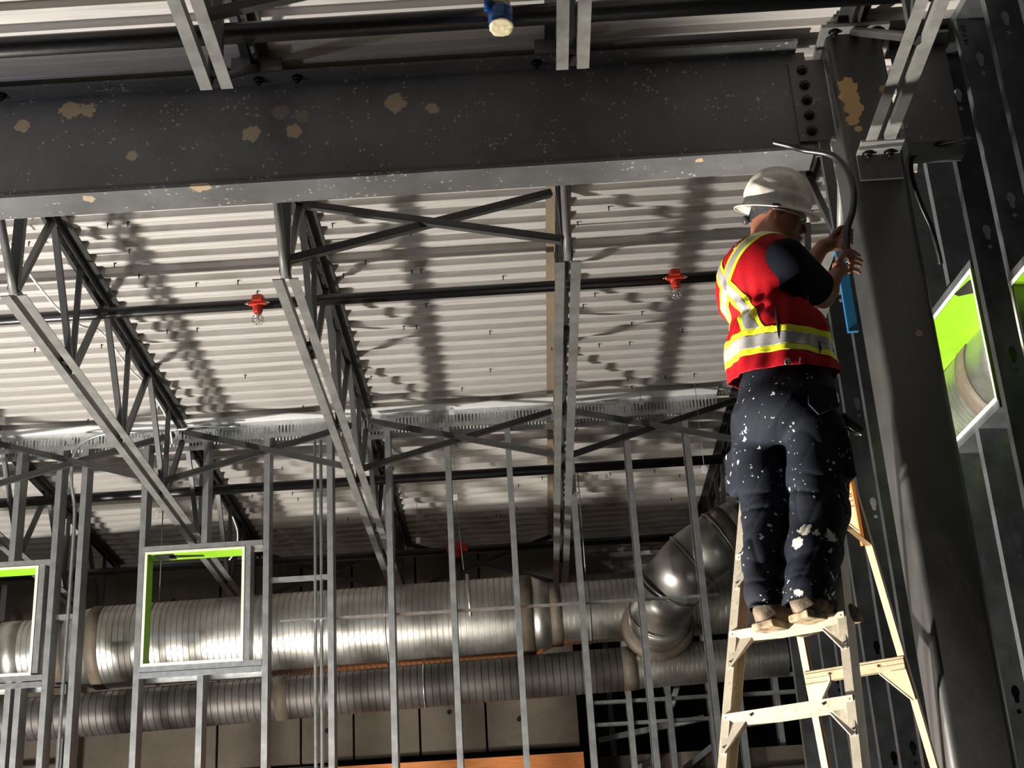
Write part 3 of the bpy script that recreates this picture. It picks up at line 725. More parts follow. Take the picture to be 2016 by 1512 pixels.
for (a, b) in [((0.6, 13.7, 3.4), (1.1, 13.7, 3.62)), ((1.25, 13.7, 3.45), (1.7, 13.7, 3.75)), ((-5.5, 13.2, 3.6), (-4.8, 13.2, 3.35)), ((1.3, 13.8, 4.1), (1.45, 13.8, 4.5)), ((0.6, 13.9, 3.85), (1.6, 13.9, 4.0))]:
    MB().bar(a, b, .05, .05).build('strut', galv_dark, fr)
MB().box(0.42, 3.0, 13.1, 13.14, 5.02, 5.22).build('soffit_band', joist_mat, fr)
bk = MB()
bk.box(0.6, 2.6, 13.9, 13.92, 2.8, 3.70); bk.build('back_board', concrete, fr)
# slotted track of the far frame
mb = MB(); x = 0.45
while x < 1.3: mb.box(x, x+.02, 13.3, 13.303, 4.92, 4.99); x += .028
mb.box(.42, 1.32, 13.3, 13.303, 4.90, 4.92); mb.box(.42, 1.32, 13.3, 13.303, 4.99, 5.01); mb.build('slotted_track_leg', galv_dark, fr)

# small hardware
def small(name, mb, mat, label, cat): return tag(mb.build(name, mat), label, cat)
# ============================================================ LADDER
ladder = tag(empty('stepladder', (0.38, 4.1, 0)), 'tall cream stepladder with riveted rungs under the worker', 'ladder'); bpy.context.view_layer.update()
ab = radians(28); LD = Vector((cos(ab), -sin(ab), 0)); LN = Vector((-sin(ab), -cos(ab), 0))
APZ = 3.66
def cf(z): return Vector((0.894, 5.005, 0)) + LN*(0.36*(2.71-z)) + Vector((0,0,z))
def hw(z): return 0.212 + (2.71-z)*0.062
ap = cf(APZ)
def cr(z): return Vector((ap.x, ap.y, 0)) - LN*(0.12 + 0.345*(APZ-z)) + Vector((0,0,z))
def hwr(z): return 0.200 + (2.71-z)*0.050
def railm(z0, z1, side, center, hwf, front, flange, depth, name):
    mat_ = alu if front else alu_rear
    """C-channel rail: web outside, flanges at front and back pointing inwards"""
    nd = LN if front else -LN; mb = MB(); t = 0.004
    def pt(z, a, b): return center(z) + LD*side*(hwf(z)-a) - nd*b   # a inwards, b away from the outer face
    def slab(a0, a1, b0, b1):
        mb.hexa([pt(z0,a0,b0), pt(z0,a1,b0), pt(z0,a1,b1), pt(z0,a0,b1), pt(z1,a0,b0), pt(z1,a1,b0), pt(z1,a1,b1), pt(z1,a0,b1)])
    slab(0, t, 0, depth); slab(t, flange, 0, t); slab(t, flange, depth-t, depth)
    return keep(mb.build(name, mat_), ladder)
railm(0.02, APZ, -1, cf, hw, True, .030, .098, 'front_rail'); railm(0.02, APZ, 1, cf, hw, True, .030, .098, 'front_rail')
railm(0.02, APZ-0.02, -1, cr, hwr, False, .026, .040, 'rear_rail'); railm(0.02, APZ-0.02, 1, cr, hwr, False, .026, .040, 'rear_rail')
rung_z = [2.71 + 0.302*k for k in range(-8, 4)]
rv = MB()
for z in rung_z:
    c = cf(z); w = hw(z) - 0.005
    mb = MB(); a, b = c - LD*w, c + LD*w; UP = Vector((0,0,1))
    # tread and front lip
    def slab2(a, b, n0, n1, z0, z1):
        mb.hexa([a + LN*n0 + UP*z0, b + LN*n0 + UP*z0, b + LN*n1 + UP*z0, a + LN*n1 + UP*z0, a + LN*n0 + UP*z1, b + LN*n0 + UP*z1, b + LN*n1 + UP*z1, a + LN*n1 + UP*z1])
    slab2(a, b, 0.004, -0.078, -0.004, 0.0)
    slab2(a, b, 0.008, 0.004, -0.047, 0.0); slab2(a, b, 0.0045, -0.026, -0.047, -0.044); slab2(a, b, -0.074, -0.078, -0.030, -0.004)
    keep(mb.build('rung', alu), ladder)
    for s in (-1, 1):
        e = c + LD*s*w; o1 = LN*0.0085
        e0 = e - UP*0.04; e1 = e - LD*s*0.080 - UP*0.04; e2 = cf(z-.135) + LD*s*(hw(z-.135) - 0.008); e3 = e1 + UP*0.004 + LD*s*0.0
        m2 = MB(); m2.prism([e0 + UP*0.006 + o1, e1 + UP*0.006 + o1, e1 - UP*0.008 + o1, e2 + LN*0.004 - LD*s*0.012, e2 + LN*0.004], LN*-0.0035)
        m2.bar(e1 - UP*0.006 + o1 - LN*.008, e2 + LN*0.0 - LD*s*0.012, 0.016, 0.004, (0,0,1))
        keep(m2.build('gusset', alu), ladder)
        rv.lathe([(0.005, 0), (0.005, 0.003), (0.002, 0.004)], e - LD*s*0.10 - UP*0.016 + o1, LN, 8)
        for dz in (-0.012, -0.115): rv.lathe([(0.0052, 0), (0.0052, 0.003), (0.002, 0.004)], cf(z+dz) + LD*s*(hw(z+dz)-0.016), LN, 8)
for k, z in enumerate([2.69 + 0.604*q for q in range(-4, 2)]):
    c = cr(z); w = hwr(z) - 0.004; mb = MB(); a, b = c - LD*w, c + LD*w
    def slab3(n0, n1, z0, z1):
        mb.hexa([a + LN*n0 + UP*z0, b + LN*n0 + UP*z0, b + LN*n1 + UP*z0, a + LN*n1 + UP*z0, a + LN*n0 + UP*z1, b + LN*n0 + UP*z1, b + LN*n1 + UP*z1, a + LN*n1 + UP*z1])
    slab3(0.045, 0.040, -0.05, 0.0); slab3(0.049, 0.045, -0.022, -0.012); slab3(0.045, 0.02, -0.003, 0.0); slab3(.045, .03, -.05, -.047)
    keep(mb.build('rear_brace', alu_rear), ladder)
    for s in (-1, 1):
        e = c + LD*s*w; m2 = MB(); z2 = z-.16; e2 = cr(z2) + LD*s*(hwr(z2)-.004)
        m2.prism([e + LN*.048 - UP*.03, e - LD*s*.10 + LN*.048 - UP*.03, e - LD*s*.10 + LN*.048 - UP*.052, e2 + LN*.046 - LD*s*.012, e2 + LN*.046], LN*-0.003)
        m2.bar(e - LD*s*.10 + LN*.044 - UP*.052, e2 + LN*.042 - LD*s*.012, .012, .004)
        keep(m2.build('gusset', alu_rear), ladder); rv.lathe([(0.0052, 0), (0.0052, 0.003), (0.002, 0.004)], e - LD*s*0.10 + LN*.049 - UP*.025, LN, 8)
o = rv.build('rivets', mk('rivet steel', (.18, .15, .12), .4, .7), None); keep(o, ladder); tag(o, kind='stuff')
mb = MB(); c = cf(APZ); 
mb.prism([c + LD*(hw(APZ)+.02) + LN*.02, c - LD*(hw(APZ)+.02) + LN*.02, c - LD*(hw(APZ)+.02) - LN*.16, c + LD*(hw(APZ)+.02) - LN*.16], (0,0,.035))
keep(mb.build('top_cap', alu, bevel=.004), ladder)
for s in (-1, 1):
    z = 3.1; keep(MB().bar(cf(z) + LD*s*(hw(z)-.012) - LN*.04, cr(z) + LD*s*(hwr(z)-.01), .022, .004, (0,0,1)).build('spreader_bar', mk('spreader steel', (.30,.2,.1), .5, .5)), ladder)
# orange web strap on the far rail of the ladder
st = MB().bar(cr(3.34) + LD*.165 + LN*.05, cr(3.10) + LD*.150 + LN*.05, .035, .012, (1,0,0)).build('strap', mk('orange strap', (.42,.13,.02), .7)); tag(st, 'orange strap hanging on the ladder behind the worker', 'strap')

# ---- black cable loop, blue level and things near the column
cable([(1.23, 5.62, 5.03), (1.30, 5.60, 4.99), (1.36, 5.60, 4.965), (1.455, 5.56, 4.91), (1.505, 5.54, 4.83), (1.52, 5.52, 4.72), (1.50, 5.50, 4.60), (1.46, 5.49, 4.50), (1.44, 5.48, 4.40), (1.44, 5.48, 4.33)], .0150, black_pipe, 'cable', 'thick black cable looping over the hard hat to the hands', 'cable', n=12)
cable([(2.085, 5.64, 4.985), (1.99, 5.66, 4.982), (1.9469, 5.7200, 5.0271), (1.8841, 5.7800, 4.9967), (1.8780, 5.8200, 4.9328), (1.9123, 5.8800, 4.8187), (1.9604, 5.9400, 4.7165), (1.9835, 5.9800, 4.6046), (1.9904, 6.0000, 4.5623)], .0115, black_pipe, 'cable', 'thick black cable hanging on the right side of the column', 'cable', n=12)
lv = tag(empty('spirit_level', (1.47, 5.86, 4.1)), 'blue level standing upright beside the column', 'level'); bpy.context.view_layer.update()
blue = mk('blue anodised metal', (0.012, 0.12, 0.26), .4, .2)
keep(MB().box(1.487, 1.535, 5.865, 5.885, 4.19, 4.70).build('body', blue, bevel=.003), lv)
keep(MB().box(1.489, 1.533, 5.860, 5.866, 4.192, 4.202).build('end_cap', black_tape), lv)
# ============================================================ WORKER
def norm(v): v = np.array(v, float); return v/np.linalg.norm(v)
def f_cap(P, a, b, ra, rb):
    a = np.array(a, float); b = np.array(b, float); ab = b-a; t = np.clip(((P-a)@ab)/(ab@ab), 0, 1)
    return np.linalg.norm(P - a - t[...,None]*ab, axis=-1) - (ra + (rb-ra)*t)
def f_ell(P, c, ax, r):
    """ellipsoid with axes rows ax and radii r"""
    q = (P - np.array(c, float)) @ np.array(ax, float).T; r = np.array(r, float)
    k0 = np.linalg.norm(q/r, axis=-1); k1 = np.linalg.norm(q/(r*r), axis=-1)
    return k0*(k0-1)/np.maximum(k1, 1e-6)
def f_box(P, c, ax, h, r=0.01):
    q = np.abs((P - np.array(c, float)) @ np.array(ax, float).T) - (np.array(h, float) - r)
    return np.linalg.norm(np.maximum(q, 0), axis=-1) + np.minimum(q.max(-1), 0) - r
def smin(a, b, k):
    h = np.clip(0.5 + 0.5*(b-a)/k, 0, 1); return b + (a-b)*h - k*h*(1-h)
def smax(a, b, k): return -smin(-a, -b, k)
def grid_mesh(f, lo, hi, h, name):
    """naive surface nets over a block-sparse grid"""
    lo = np.array(lo, float); B = 12
    n = np.ceil((np.array(hi, float)-lo)/h/B).astype(int); N = n*B + 1
    V = np.full(N, 1.0, np.float32)
    ci = np.stack(np.meshgrid(*[np.arange(k) for k in n], indexing='ij'), -1).reshape(-1, 3)
    cc = lo + (ci*B + B/2)*h; dc_ = f(cc); rad = h*B*0.5*1.732*1.6
    act = ci[np.abs(dc_) < rad]; sg = np.where(dc_ < 0, -1.0, 1.0)
    for c, s in zip(ci[np.abs(dc_) >= rad], sg[np.abs(dc_) >= rad]):
        if s < 0: V[c[0]*B:c[0]*B+B+1, c[1]*B:c[1]*B+B+1, c[2]*B:c[2]*B+B+1] = -1.0
    g = np.stack(np.meshgrid(*[np.arange(B+1)]*3, indexing='ij'), -1).reshape(-1, 3)
    for i in range(0, len(act), 60):
        a = act[i:i+60]; idx = a[:,None,:]*B + g[None]; v = f((lo + idx*h).reshape(-1, 3)).reshape(len(a), -1)
        V[idx[...,0], idx[...,1], idx[...,2]] = v
    S = V < 0
    c8 = [S[i:N[0]-1+i, j:N[1]-1+j, k:N[2]-1+k] for i in (0,1) for j in (0,1) for k in (0,1)]
    sm_ = sum(c.astype(np.int8) for c in c8); mix = (sm_ > 0) & (sm_ < 8)
    cells = np.argwhere(mix); vid = np.full(mix.shape, -1, np.int64); vid[mix] = np.arange(len(cells))
    acc = np.zeros((len(cells), 3)); cnt = np.zeros(len(cells))
    corners = [(i,j,k) for i in (0,1) for j in (0,1) for k in (0,1)]
    for a in range(8):
        for b in range(a+1, 8):
            A, Bc = np.array(corners[a]), np.array(corners[b])
            if np.abs(A-Bc).sum() != 1: continue
            ia = cells + A; ib = cells + Bc
            va = V[ia[:,0], ia[:,1], ia[:,2]]; vb = V[ib[:,0], ib[:,1], ib[:,2]]
            m = (va < 0) != (vb < 0); t = np.where(m, va/np.where(m, va-vb, 1), 0)
            acc[m] += (A + t[:,None]*(Bc-A))[m]; cnt[m] += 1
    verts = lo + (cells + acc/np.maximum(cnt,1)[:,None])*h
    faces = []
    for ax in range(3):
        o1, o2 = [(1,2),(2,0),(0,1)][ax]
        sl0 = [slice(None)]*3; sl1 = [slice(None)]*3; sl0[ax] = slice(0, -1); sl1[ax] = slice(1, None)
        E = np.argwhere(S[tuple(sl0)] != S[tuple(sl1)])
        E = E[(E[:,o1] > 0) & (E[:,o2] > 0) & (E[:,o1] < N[o1]-1) & (E[:,o2] < N[o2]-1)]
        d1 = np.zeros(3, int); d1[o1] = 1; d2 = np.zeros(3, int); d2[o2] = 1
        q = [E-d1-d2, E-d2, E, E-d1]; F = np.stack([vid[x[:,0], x[:,1], x[:,2]] for x in q], -1)
        s = S[E[:,0], E[:,1], E[:,2]]; F[~s] = F[~s][:, ::-1]; faces.append(F)
    F = np.concatenate(faces); F = F[(F >= 0).all(1)]
    me = bpy.data.meshes.new(name); me.from_pydata(verts.tolist(), [], F.tolist()); me.update()
    me.polygons.foreach_set('use_smooth', [True]*len(me.polygons))
    return me
def smooth_mesh(me, it=2, fac=0.5):
    bm = bmesh.new(); bm.from_mesh(me)
    for _ in range(it): bmesh.ops.smooth_vert(bm, verts=bm.verts, factor=fac, use_axis_x=True, use_axis_y=True, use_axis_z=True)
    bm.to_mesh(me); bm.free(); return me

worker = tag(empty('person', (0.93, 4.95, 2.71)), 'person in a red high-visibility vest, white hard hat and navy trousers standing on the stepladder', 'person')
bpy.context.view_layer.update()
SKIN = mk('skin', (0.21, 0.085, 0.047), 0.5, 0, 0.14, 35, 0.05, 90)
SKIN.node_tree.nodes['Principled BSDF'].inputs['Subsurface Weight'].default_value = 0.08
SKIN.node_tree.nodes['Principled BSDF'].inputs['Subsurface Radius'].default_value = (0.02, 0.008, 0.004)
navy = mk('navy work cloth', (0.022, 0.028, 0.047), 0.82, 0, 0.25, 12, 0.15, 220)
navy_shirt = mk('navy knit', (0.0022, 0.0032, 0.007), 0.9, 0, 0.2, 12, 0.1, 250)
red_cloth = mk('red vest cloth', (0.34, 0.0015, 0.007), 0.75, 0, 0.12, 10, 0.12, 200)
yellow_tape = mk('yellow tape', (0.80, 0.84, 0.02), 0.55, 0, 0.05, 20)
silver_tape = mk('silver reflective tape', (0.42, 0.41, 0.39), 0.35, 0.35, 0.10, 30, 0.05, 150)
leather = mk('worn brown leather', (0.055, 0.036, 0.022), 0.75, 0, 0.4, 22, 0.15, 90, col2=(0.17, 0.12, 0.075))
rubber = mk('worn rubber sole', (0.10, 0.07, 0.04), 0.8, 0, 0.4, 20, 0.1, 60, col2=(0.42, 0.31, 0.18))
hat_mat = mk('dirty white hard hat', (0.66, 0.61, 0.53), 0.42, 0, 0.12, 26, 0.02, 60, col2=(0.82, 0.78, 0.70))
trouser_mat = mk('paint-splashed navy cloth', (0.0060, 0.0080, 0.0145), 0.8, 0, 0.3, 10, 0.15, 220)
trouser_mat.node_tree.nodes['Principled BSDF'].inputs['Specular IOR Level'].default_value = 0.2
navy_shirt.node_tree.nodes['Principled BSDF'].inputs['Specular IOR Level'].default_value = 0.12
red_cloth.node_tree.nodes['Principled BSDF'].inputs['Specular IOR Level'].default_value = 0.2
splatter(trouser_mat, (0.66, 0.65, 0.62), 44, 0.915, 1.6)
splatter(trouser_mat, (0.30, 0.30, 0.30), 80, 0.93, 1.6)
stains(trouser_mat, [(1.0152, 4.8800, 2.9675, 0.035), (0.9784, 4.8800, 2.9937, 0.03), (0.9463, 4.8800, 2.9500, 0.025), (1.0523, 4.8800, 2.9578, 0.035), (0.9656, 4.8700, 2.8465, 0.02), (0.9277, 4.8600, 2.7697, 0.02), (0.9722, 4.8600, 2.7811, 0.02)], (0.70, 0.64, 0.55), 60, amount=0.95)

# ---- head frame (the head leans to the worker's right and looks slightly down)
ph = radians(9.0)
HX = np.array(_r)*cos(ph) - np.array(_u)*sin(ph); HZ = np.array(_r)*sin(ph) + np.array(_u)*cos(ph); HY = np.cross(HZ, HX)
yaw = radians(-6); HX, HY = HX*cos(yaw) + HY*sin(yaw), HY*cos(yaw) - HX*sin(yaw)
tl = radians(1.5); HZ, HY = HZ*cos(tl) + HY*sin(tl), HY*cos(tl) - HZ*sin(tl)
HO = np.array((1.1087, 5.2350, 4.4228))
AX = np.stack([HX, HY, HZ])
def hp(x, y, z): return HO + HX*x + HY*y + HZ*z

# ---- landmarks
S_R = np.array([1.075, 4.995, 4.108]); E_R = np.array([1.250, 5.235, 4.062]); W_R = np.array((1.3458, 5.3850, 4.2199))
S_L = np.array([0.985, 5.33, 4.17]); E_L = np.array([1.200, 5.49, 4.235]); W_L = np.array((1.3535, 5.5400, 4.4441))
NECK = np.array((1.0684, 5.2000, 4.3052)); CH = np.array((1.0189, 5.1600, 4.0354)); WA = np.array((1.0166, 5.1300, 3.7707)); PE = np.array((1.0151, 5.1000, 3.5688))
HEADC = hp(0.0, 0, 0.02)

def fingers(spec):
    """spec: list of (points, radii)"""
    def f(P):
        d = None
        for pts, rr in spec:
            e = None
            for i in range(len(pts)-1):
                c = f_cap(P, pts[i], pts[i+1], rr[i], rr[i+1]); e = c if e is None else smin(e, c, 0.003)
            d = e if d is None else np.minimum(d, e)
        return d
    return f
# right hand (near): palm up by the column, fingers reaching to the right
fw_, up_ = norm([0.55, 0.72, 0.0]), np.array([0, 0, 1.0])
PR = np.array((1.3852, 5.4200, 4.2757))      # palm centre
ax_r = np.stack([norm(np.array((1.4449, 5.4700, 4.3173)) - W_R), norm(np.cross(norm(np.array((1.4449, 5.4700, 4.3173)) - W_R), [0.75,-0.6,0.25])), norm([0.75,-0.6,0.25])])
KR = [np.array((1.4304, 5.4600, 4.3466)), np.array((1.4404, 5.4700, 4.3296)), np.array((1.4390, 5.4700, 4.3057)), np.array((1.4279, 5.4650, 4.2799))]
TR = [np.array((1.5010, 5.5300, 4.3868)), np.array((1.5109, 5.5500, 4.3700)), np.array((1.5034, 5.5500, 4.3486)), np.array((1.4914, 5.5400, 4.3102))]
spec_r = []
for k, (a, b) in enumerate(zip(KR, TR)):
    m1 = a + (b-a)*0.42 + np.array([-.006, -.012, .010]); m2 = a + (b-a)*0.78 + np.array([0, -.008, .004])
    spec_r.append(([a, m1, m2, b], [.0098, .0092, .0082, .0072]))
spec_r.append(([np.array((1.3793, 5.4000, 4.3035)), np.array((1.4085, 5.4300, 4.3511)), np.array((1.4487, 5.4800, 4.3876)), np.array((1.4812, 5.5200, 4.3974))], [.014, .0115, .010, .0085]))
fr_ = fingers(spec_r)
# left hand (far): closed round the cable
PL = np.array((1.4217, 5.5500, 4.4695)); CB = [np.array((1.4490, 5.5000, 4.5112)), np.array((1.4372, 5.4900, 4.4133))]
spec_l = []
for k in range(4):
    z = -0.004 - 0.019*k; b0 = np.array((1.4244, 5.5300, 4.4829)) + np.array([0.006*k*-0.5, 0, z+.012])
    spec_l.append(([b0, b0 + np.array([.028, -.038, .006]), b0 + np.array([.052, -.030, .0]), b0 + np.array([.050, .002, -.004])], [.0105, .0098, .009, .0078]))
spec_l.append(([np.array((1.3951, 5.5300, 4.4751)), np.array((1.4117, 5.5100, 4.4948)), np.array((1.4333, 5.5000, 4.5074)), np.array((1.4515, 5.5000, 4.5135))], [.014, .012, .0105, .009]))
fl_ = fingers(spec_l)

def f_head(P):
    d = f_ell(P, hp(-.004, 0, .040), AX, (.098, .077, .100))                       # skull
    d = smin(d, f_ell(P, hp(.040, 0, -.030), AX, (.066, .062, .080)), .035)        # face
    d = smin(d, f_cap(P, hp(.030, .036, -.072), hp(.086, .012, -.095), .022, .020), .022)
    d = smin(d, f_cap(P, hp(.030, -.036, -.072), hp(.086, -.012, -.095), .022, .020), .022)   # jaw
    d = smin(d, f_cap(P, hp(.090, -.010, -.097), hp(.090, .010, -.097), .015, .015), .015)    # chin
    for s in (-1, 1):
        d = smin(d, f_ell(P, hp(.072, .036*s, -.022), AX, (.024, .022, .020)), .015)          # cheek
        d = smax(d, -f_ell(P, hp(.112, .031*s, .012), AX, (.022, .017, .013)), .010)          # eye socket
        d = smin(d, f_ell(P, hp(.086, .030*s, .010), AX, (.0125, .0125, .0125)), .003)        # eyeball
        d = smin(d, f_cap(P, hp(.094, .030*s, .020), hp(.088, .044*s, .016), .005, .004), .004)  # upper lid
    d = smin(d, f_cap(P, hp(.098, -.030, .033), hp(.098, .030, .033), .010, .010), .014)      # brow
    d = smin(d, f_cap(P, hp(.098, 0, .026), hp(.124, 0, -.032), .008, .0105), .008)           # nose
    d = smin(d, f_cap(P, hp(.108, -.012, -.040), hp(.108, .012, -.040), .008, .008), .006)
    d = smin(d, f_cap(P, hp(.100, -.016, -.063), hp(.108, 0, -.062), .006, .0065), .006)      # upper lip
    d = smin(d, f_cap(P, hp(.100, .016, -.063), hp(.108, 0, -.062), .006, .0065), .006)
    d = smin(d, f_cap(P, hp(.098, -.013, -.075), hp(.104, 0, -.076), .006, .007), .006)       # lower lip
    d = smin(d, f_cap(P, hp(.098, .013, -.075), hp(.104, 0, -.076), .006, .007), .006)
    for s in (-1, 1):                                                                          # ears
        e = f_ell(P, hp(-.018, .078*s, -.004), AX, (.019, .010, .033))
        e = smin(e, f_ell(P, hp(-.010, .074*s, -.030), AX, (.011, .008, .011)), .006)
        e = smax(e, -f_ell(P, hp(-.013, .091*s, .000), AX, (.011, .010, .021)), .004)
        d = smin(d, e, .004)
    # neck
    d = smin(d, f_cap(P, hp(-.026, 0, -.045), NECK + np.array([.0, .0, -.06]), .068, .080), .03)
    return d
def torso_core(P, grow=0.0):
    d = f_ell(P, CH, np.stack([norm([.906,.423,0]), norm([-.423,.906,0]), [0,0,1]]), (.125+grow, .185+grow, .24))
    d = smin(d, f_ell(P, WA, np.stack([norm([.906,.423,0]), norm([-.423,.906,0]), [0,0,1]]), (.125+grow, .165+grow, .20)), .08)
    d = smin(d, f_cap(P, S_R, S_L, .065+grow, .065+grow), .06)
    return d
def f_arms(P):
    d = f_cap(P, S_R, E_R, .056, .046)
    d = smin(d, f_cap(P, E_R, E_R + (W_R-E_R)*.35, .045, .046), .02); d = smin(d, f_cap(P, E_R + (W_R-E_R)*.35, W_R, .046, .030), .015)
    d = smin(d, smin(f_box(P, PR, ax_r, (.046, .036, .017), .015), f_cap(P, W_R, PR, .028, .026), .015), .015)
    e = f_cap(P, S_L, E_L, .056, .045); e = smin(e, f_cap(P, E_L, E_L + (W_L-E_L)*.35, .045, .045), .02)
    e = smin(e, f_cap(P, E_L + (W_L-E_L)*.35, W_L, .045, .029), .015); e = smin(e, f_cap(P, W_L, PL, .028, .034), .015)
    e = smin(e, f_ell(P, PL, np.eye(3), (.036, .028, .042)), .012)
    return np.minimum(smin(d, fr_(P), .006), smin(e, fl_(P), .006))
def f_legs(P, g=0.0):
    d = f_ell(P, PE, np.stack([norm([.906,.423,0]), norm([-.423,.906,0]), [0,0,1]]), (.12+g, .16+g, .16))
    for (h, k, a) in (((.955, 5.19, 3.50), (.900, 5.15, 3.12), (.852, 5.06, 2.80)), ((1.085, 5.02, 3.49), (1.060, 5.0, 3.12), (.965, 4.90, 2.79))):
        d = smin(d, smin(f_cap(P, h, k, .085+g, .060+g), f_cap(P, k, a, .058+g, .042+g), .03), .04)
    return d
def f_body(P):
    d = smin(f_head(P), torso_core(P, -.022), .05)
    d = smin(d, f_arms(P), .025)
    return smin(d, f_legs(P), .06)
body_me = grid_mesh(f_body, (0.70, 4.72, 2.70), (1.60, 5.66, 4.70), 0.0036, 'body')
body = keep(mobj('body', body_me, SKIN), worker)

# ---- navy T-shirt: torso and sleeves cut off square above the elbow
def cloth_fold(P, A, fx, fz):
    return A*(np.sin(P[...,2]*fz + np.sin(P[...,0]*fx)*2.1 + P[...,1]*13) * np.sin(P[...,0]*fx*0.7 + P[...,2]*17 + P[...,1]*fx))
def f_shirt(P):
    d = torso_core(P, .004)
    for S, E in ((S_R, E_R), (S_L, E_L)):
        u = norm(E-S); L = np.linalg.norm(E-S); e = f_cap(P, S + u*0.0, S + u*(L*0.98), .083, .080)
        e = smax(e, ((P - S)@u) - L*0.80, .004); d = smin(d, e, .02)
    return d
shirt = keep(mobj('t_shirt', grid_mesh(f_shirt, (0.70, 4.85, 3.60), (1.36, 5.58, 4.40), .0055, 't_shirt'), navy_shirt), worker)

# ---- vest
FT = norm([.906, .423, 0]); LT = norm([-.423, .906, 0])
V0 = np.array((1.0041, 5.1700, 4.0974)); V1 = np.array((1.0251, 5.1300, 3.7915)); V2 = np.array((1.0270, 5.1100, 3.6345))
def f_vest(P):
    d = f_ell(P, V0, np.stack([FT, LT, [0,0,1]]), (.165, .215, .205))
    d = smin(d, f_ell(P, V1, np.stack([FT, LT, [0,0,1]]), (.195, .215, .21)), .07)
    d = smin(d, f_ell(P, V2, np.stack([FT, LT, [0,0,1]]), (.200, .215, .17)), .05)
    d = smin(d, f_cap(P, S_R*.72+S_L*.28 + np.array([0,0,.01]), S_R*.28+S_L*.72 + np.array([0,0,.01]), .068, .068), .05)
    d = smin(d, f_cap(P, NECK + np.array([-.02,0,-.075]), NECK + np.array([-.02,0,-.045]), .075, .068), .03)
    for S, E in ((S_R, E_R), (S_L, E_L)):
        u = norm(E-S); d = smax(d, -f_cap(P, S + u*(-.005) + np.array([.015,-.01,.0]), S*.50 + E*.50, .084, .078), .006)
    d = smax(d, -f_cap(P, NECK + np.array([0.01,0,-.05]), hp(0,0,-.02), .060, .08), .006)
    q = P - V1; la = q@LT; fo = q@FT; z = P[...,2]
    ang = np.arctan2(la, fo)
    far = np.clip((np.minimum(f_cap(P, S_R, E_R, .1, .1), f_cap(P, S_L, E_L, .1, .1)) - .02)*14, 0, 1)
    d = d + far*(.007*np.sin(ang*7 + z*5)*np.clip((4.05 - z)*3, 0, 1) + .0035*np.sin(ang*15 - z*19)*np.clip((4.25 - z)*3, 0.2, 1))
    # diagonal drag folds across the lower back
    d = d + .009*np.exp(-((z - 3.93 - .25*la)/.018)**2)*np.clip(-fo*6, 0, 1) - .008*np.exp(-((z - 3.97 - .3*la)/.02)**2)*np.clip(-fo*6, 0, 1)
    return d
vest_me = grid_mesh(f_vest, (0.68, 4.78, 3.50), (1.42, 5.52, 4.40), .0055, 'vest')
def plane_from(a, b, c):
    a, b, c = [np.array(v, float) for v in (a, b, c)]; n = norm(np.cross(b-a, c-a)); n = n if n[2] > 0 else -n; return a, n
def bisect(me, cuts, offset=0.0):
    """cuts: list of (point, normal): keep the side the normal points to"""
    bm = bmesh.new(); bm.from_mesh(me)
    for co, no in cuts:
        bmesh.ops.bisect_plane(bm, geom=bm.verts[:]+bm.edges[:]+bm.faces[:], plane_co=co, plane_no=no, clear_inner=True)
    if offset:
        bm.normal_update()
        for v in bm.verts: v.co += v.normal*offset
    m = bpy.data.meshes.new('part'); bm.to_mesh(m); bm.free()
    m.polygons.foreach_set('use_smooth', [True]*len(m.polygons)); return m
hem_co, hem_n = plane_from((0.8368, 5.2200, 3.6903), (1.0040, 4.9600, 3.6406), (1.2497, 5.1600, 3.6665))
vest_cut = bisect(vest_me, [(hem_co, hem_n)])
vest = keep(mobj('vest', vest_cut, red_cloth), worker)
sm_mod = vest.modifiers.new('solid', 'SOLIDIFY'); sm_mod.thickness = .003; sm_mod.offset = -1
def tape(cuts, mat, name, off=.0022):
    m = bisect(vest_cut, cuts, off); o = keep(mobj(name, m, mat), worker)
    s = o.modifiers.new('solid', 'SOLIDIFY'); s.thickness = .0015; s.offset = -1; return o
bco, bn = plane_from((0.8297, 5.2400, 3.7986), (0.9873, 4.9400, 3.7521), (1.1071, 4.9900, 3.7445))
def slab(co, n, lo, hi, extra=()):
    co = np.array(co, float); n = norm(n); return [(co + n*lo, n), (co + n*hi, -n)] + list(extra)
RT = -LT
backside = (V0 - FT*0.02, -FT)
tape(slab(bco, bn, -.052, -.026), yellow_tape, 'yellow_tape'); tape(slab(bco, bn, -.026, .026), silver_tape, 'silver_tape', .0026); tape(slab(bco, bn, .026, .052), yellow_tape, 'yellow_tape')
above = (bco + bn*.052, bn)
XC = np.array((0.8701, 5.1200, 4.0764))
def diag(n, c, cut=()):
    for lo, hi, m, nm in ((-.034, -.018, yellow_tape, 'yellow_tape'), (-.018, .018, silver_tape, 'silver_tape'), (.018, .034, yellow_tape, 'yellow_tape')):
        tape(slab(c, n, lo, hi, [above] + list(cut)), m, nm, .0024 if m is yellow_tape else .0028)
# two straps crossing on the back
nA = RT*0.80 - np.array([0,0,1.0])*0.60      # rises to the right shoulder
nB = RT*0.86 + np.array([0,0,1.0])*0.50      # rises to the left shoulder
diag(nA, XC, [(V0 + FT*.06, -FT)]); diag(nB, XC, [(V0 + FT*.02, -FT)])
# straight strap down the front right
FR = np.array((1.1736, 5.0500, 3.8508)); diag(FT*0.55 + RT*0.6, FR + np.array([0,0,0]), [(V0 + FT*.10, FT), (V0 + RT*.01, RT)])
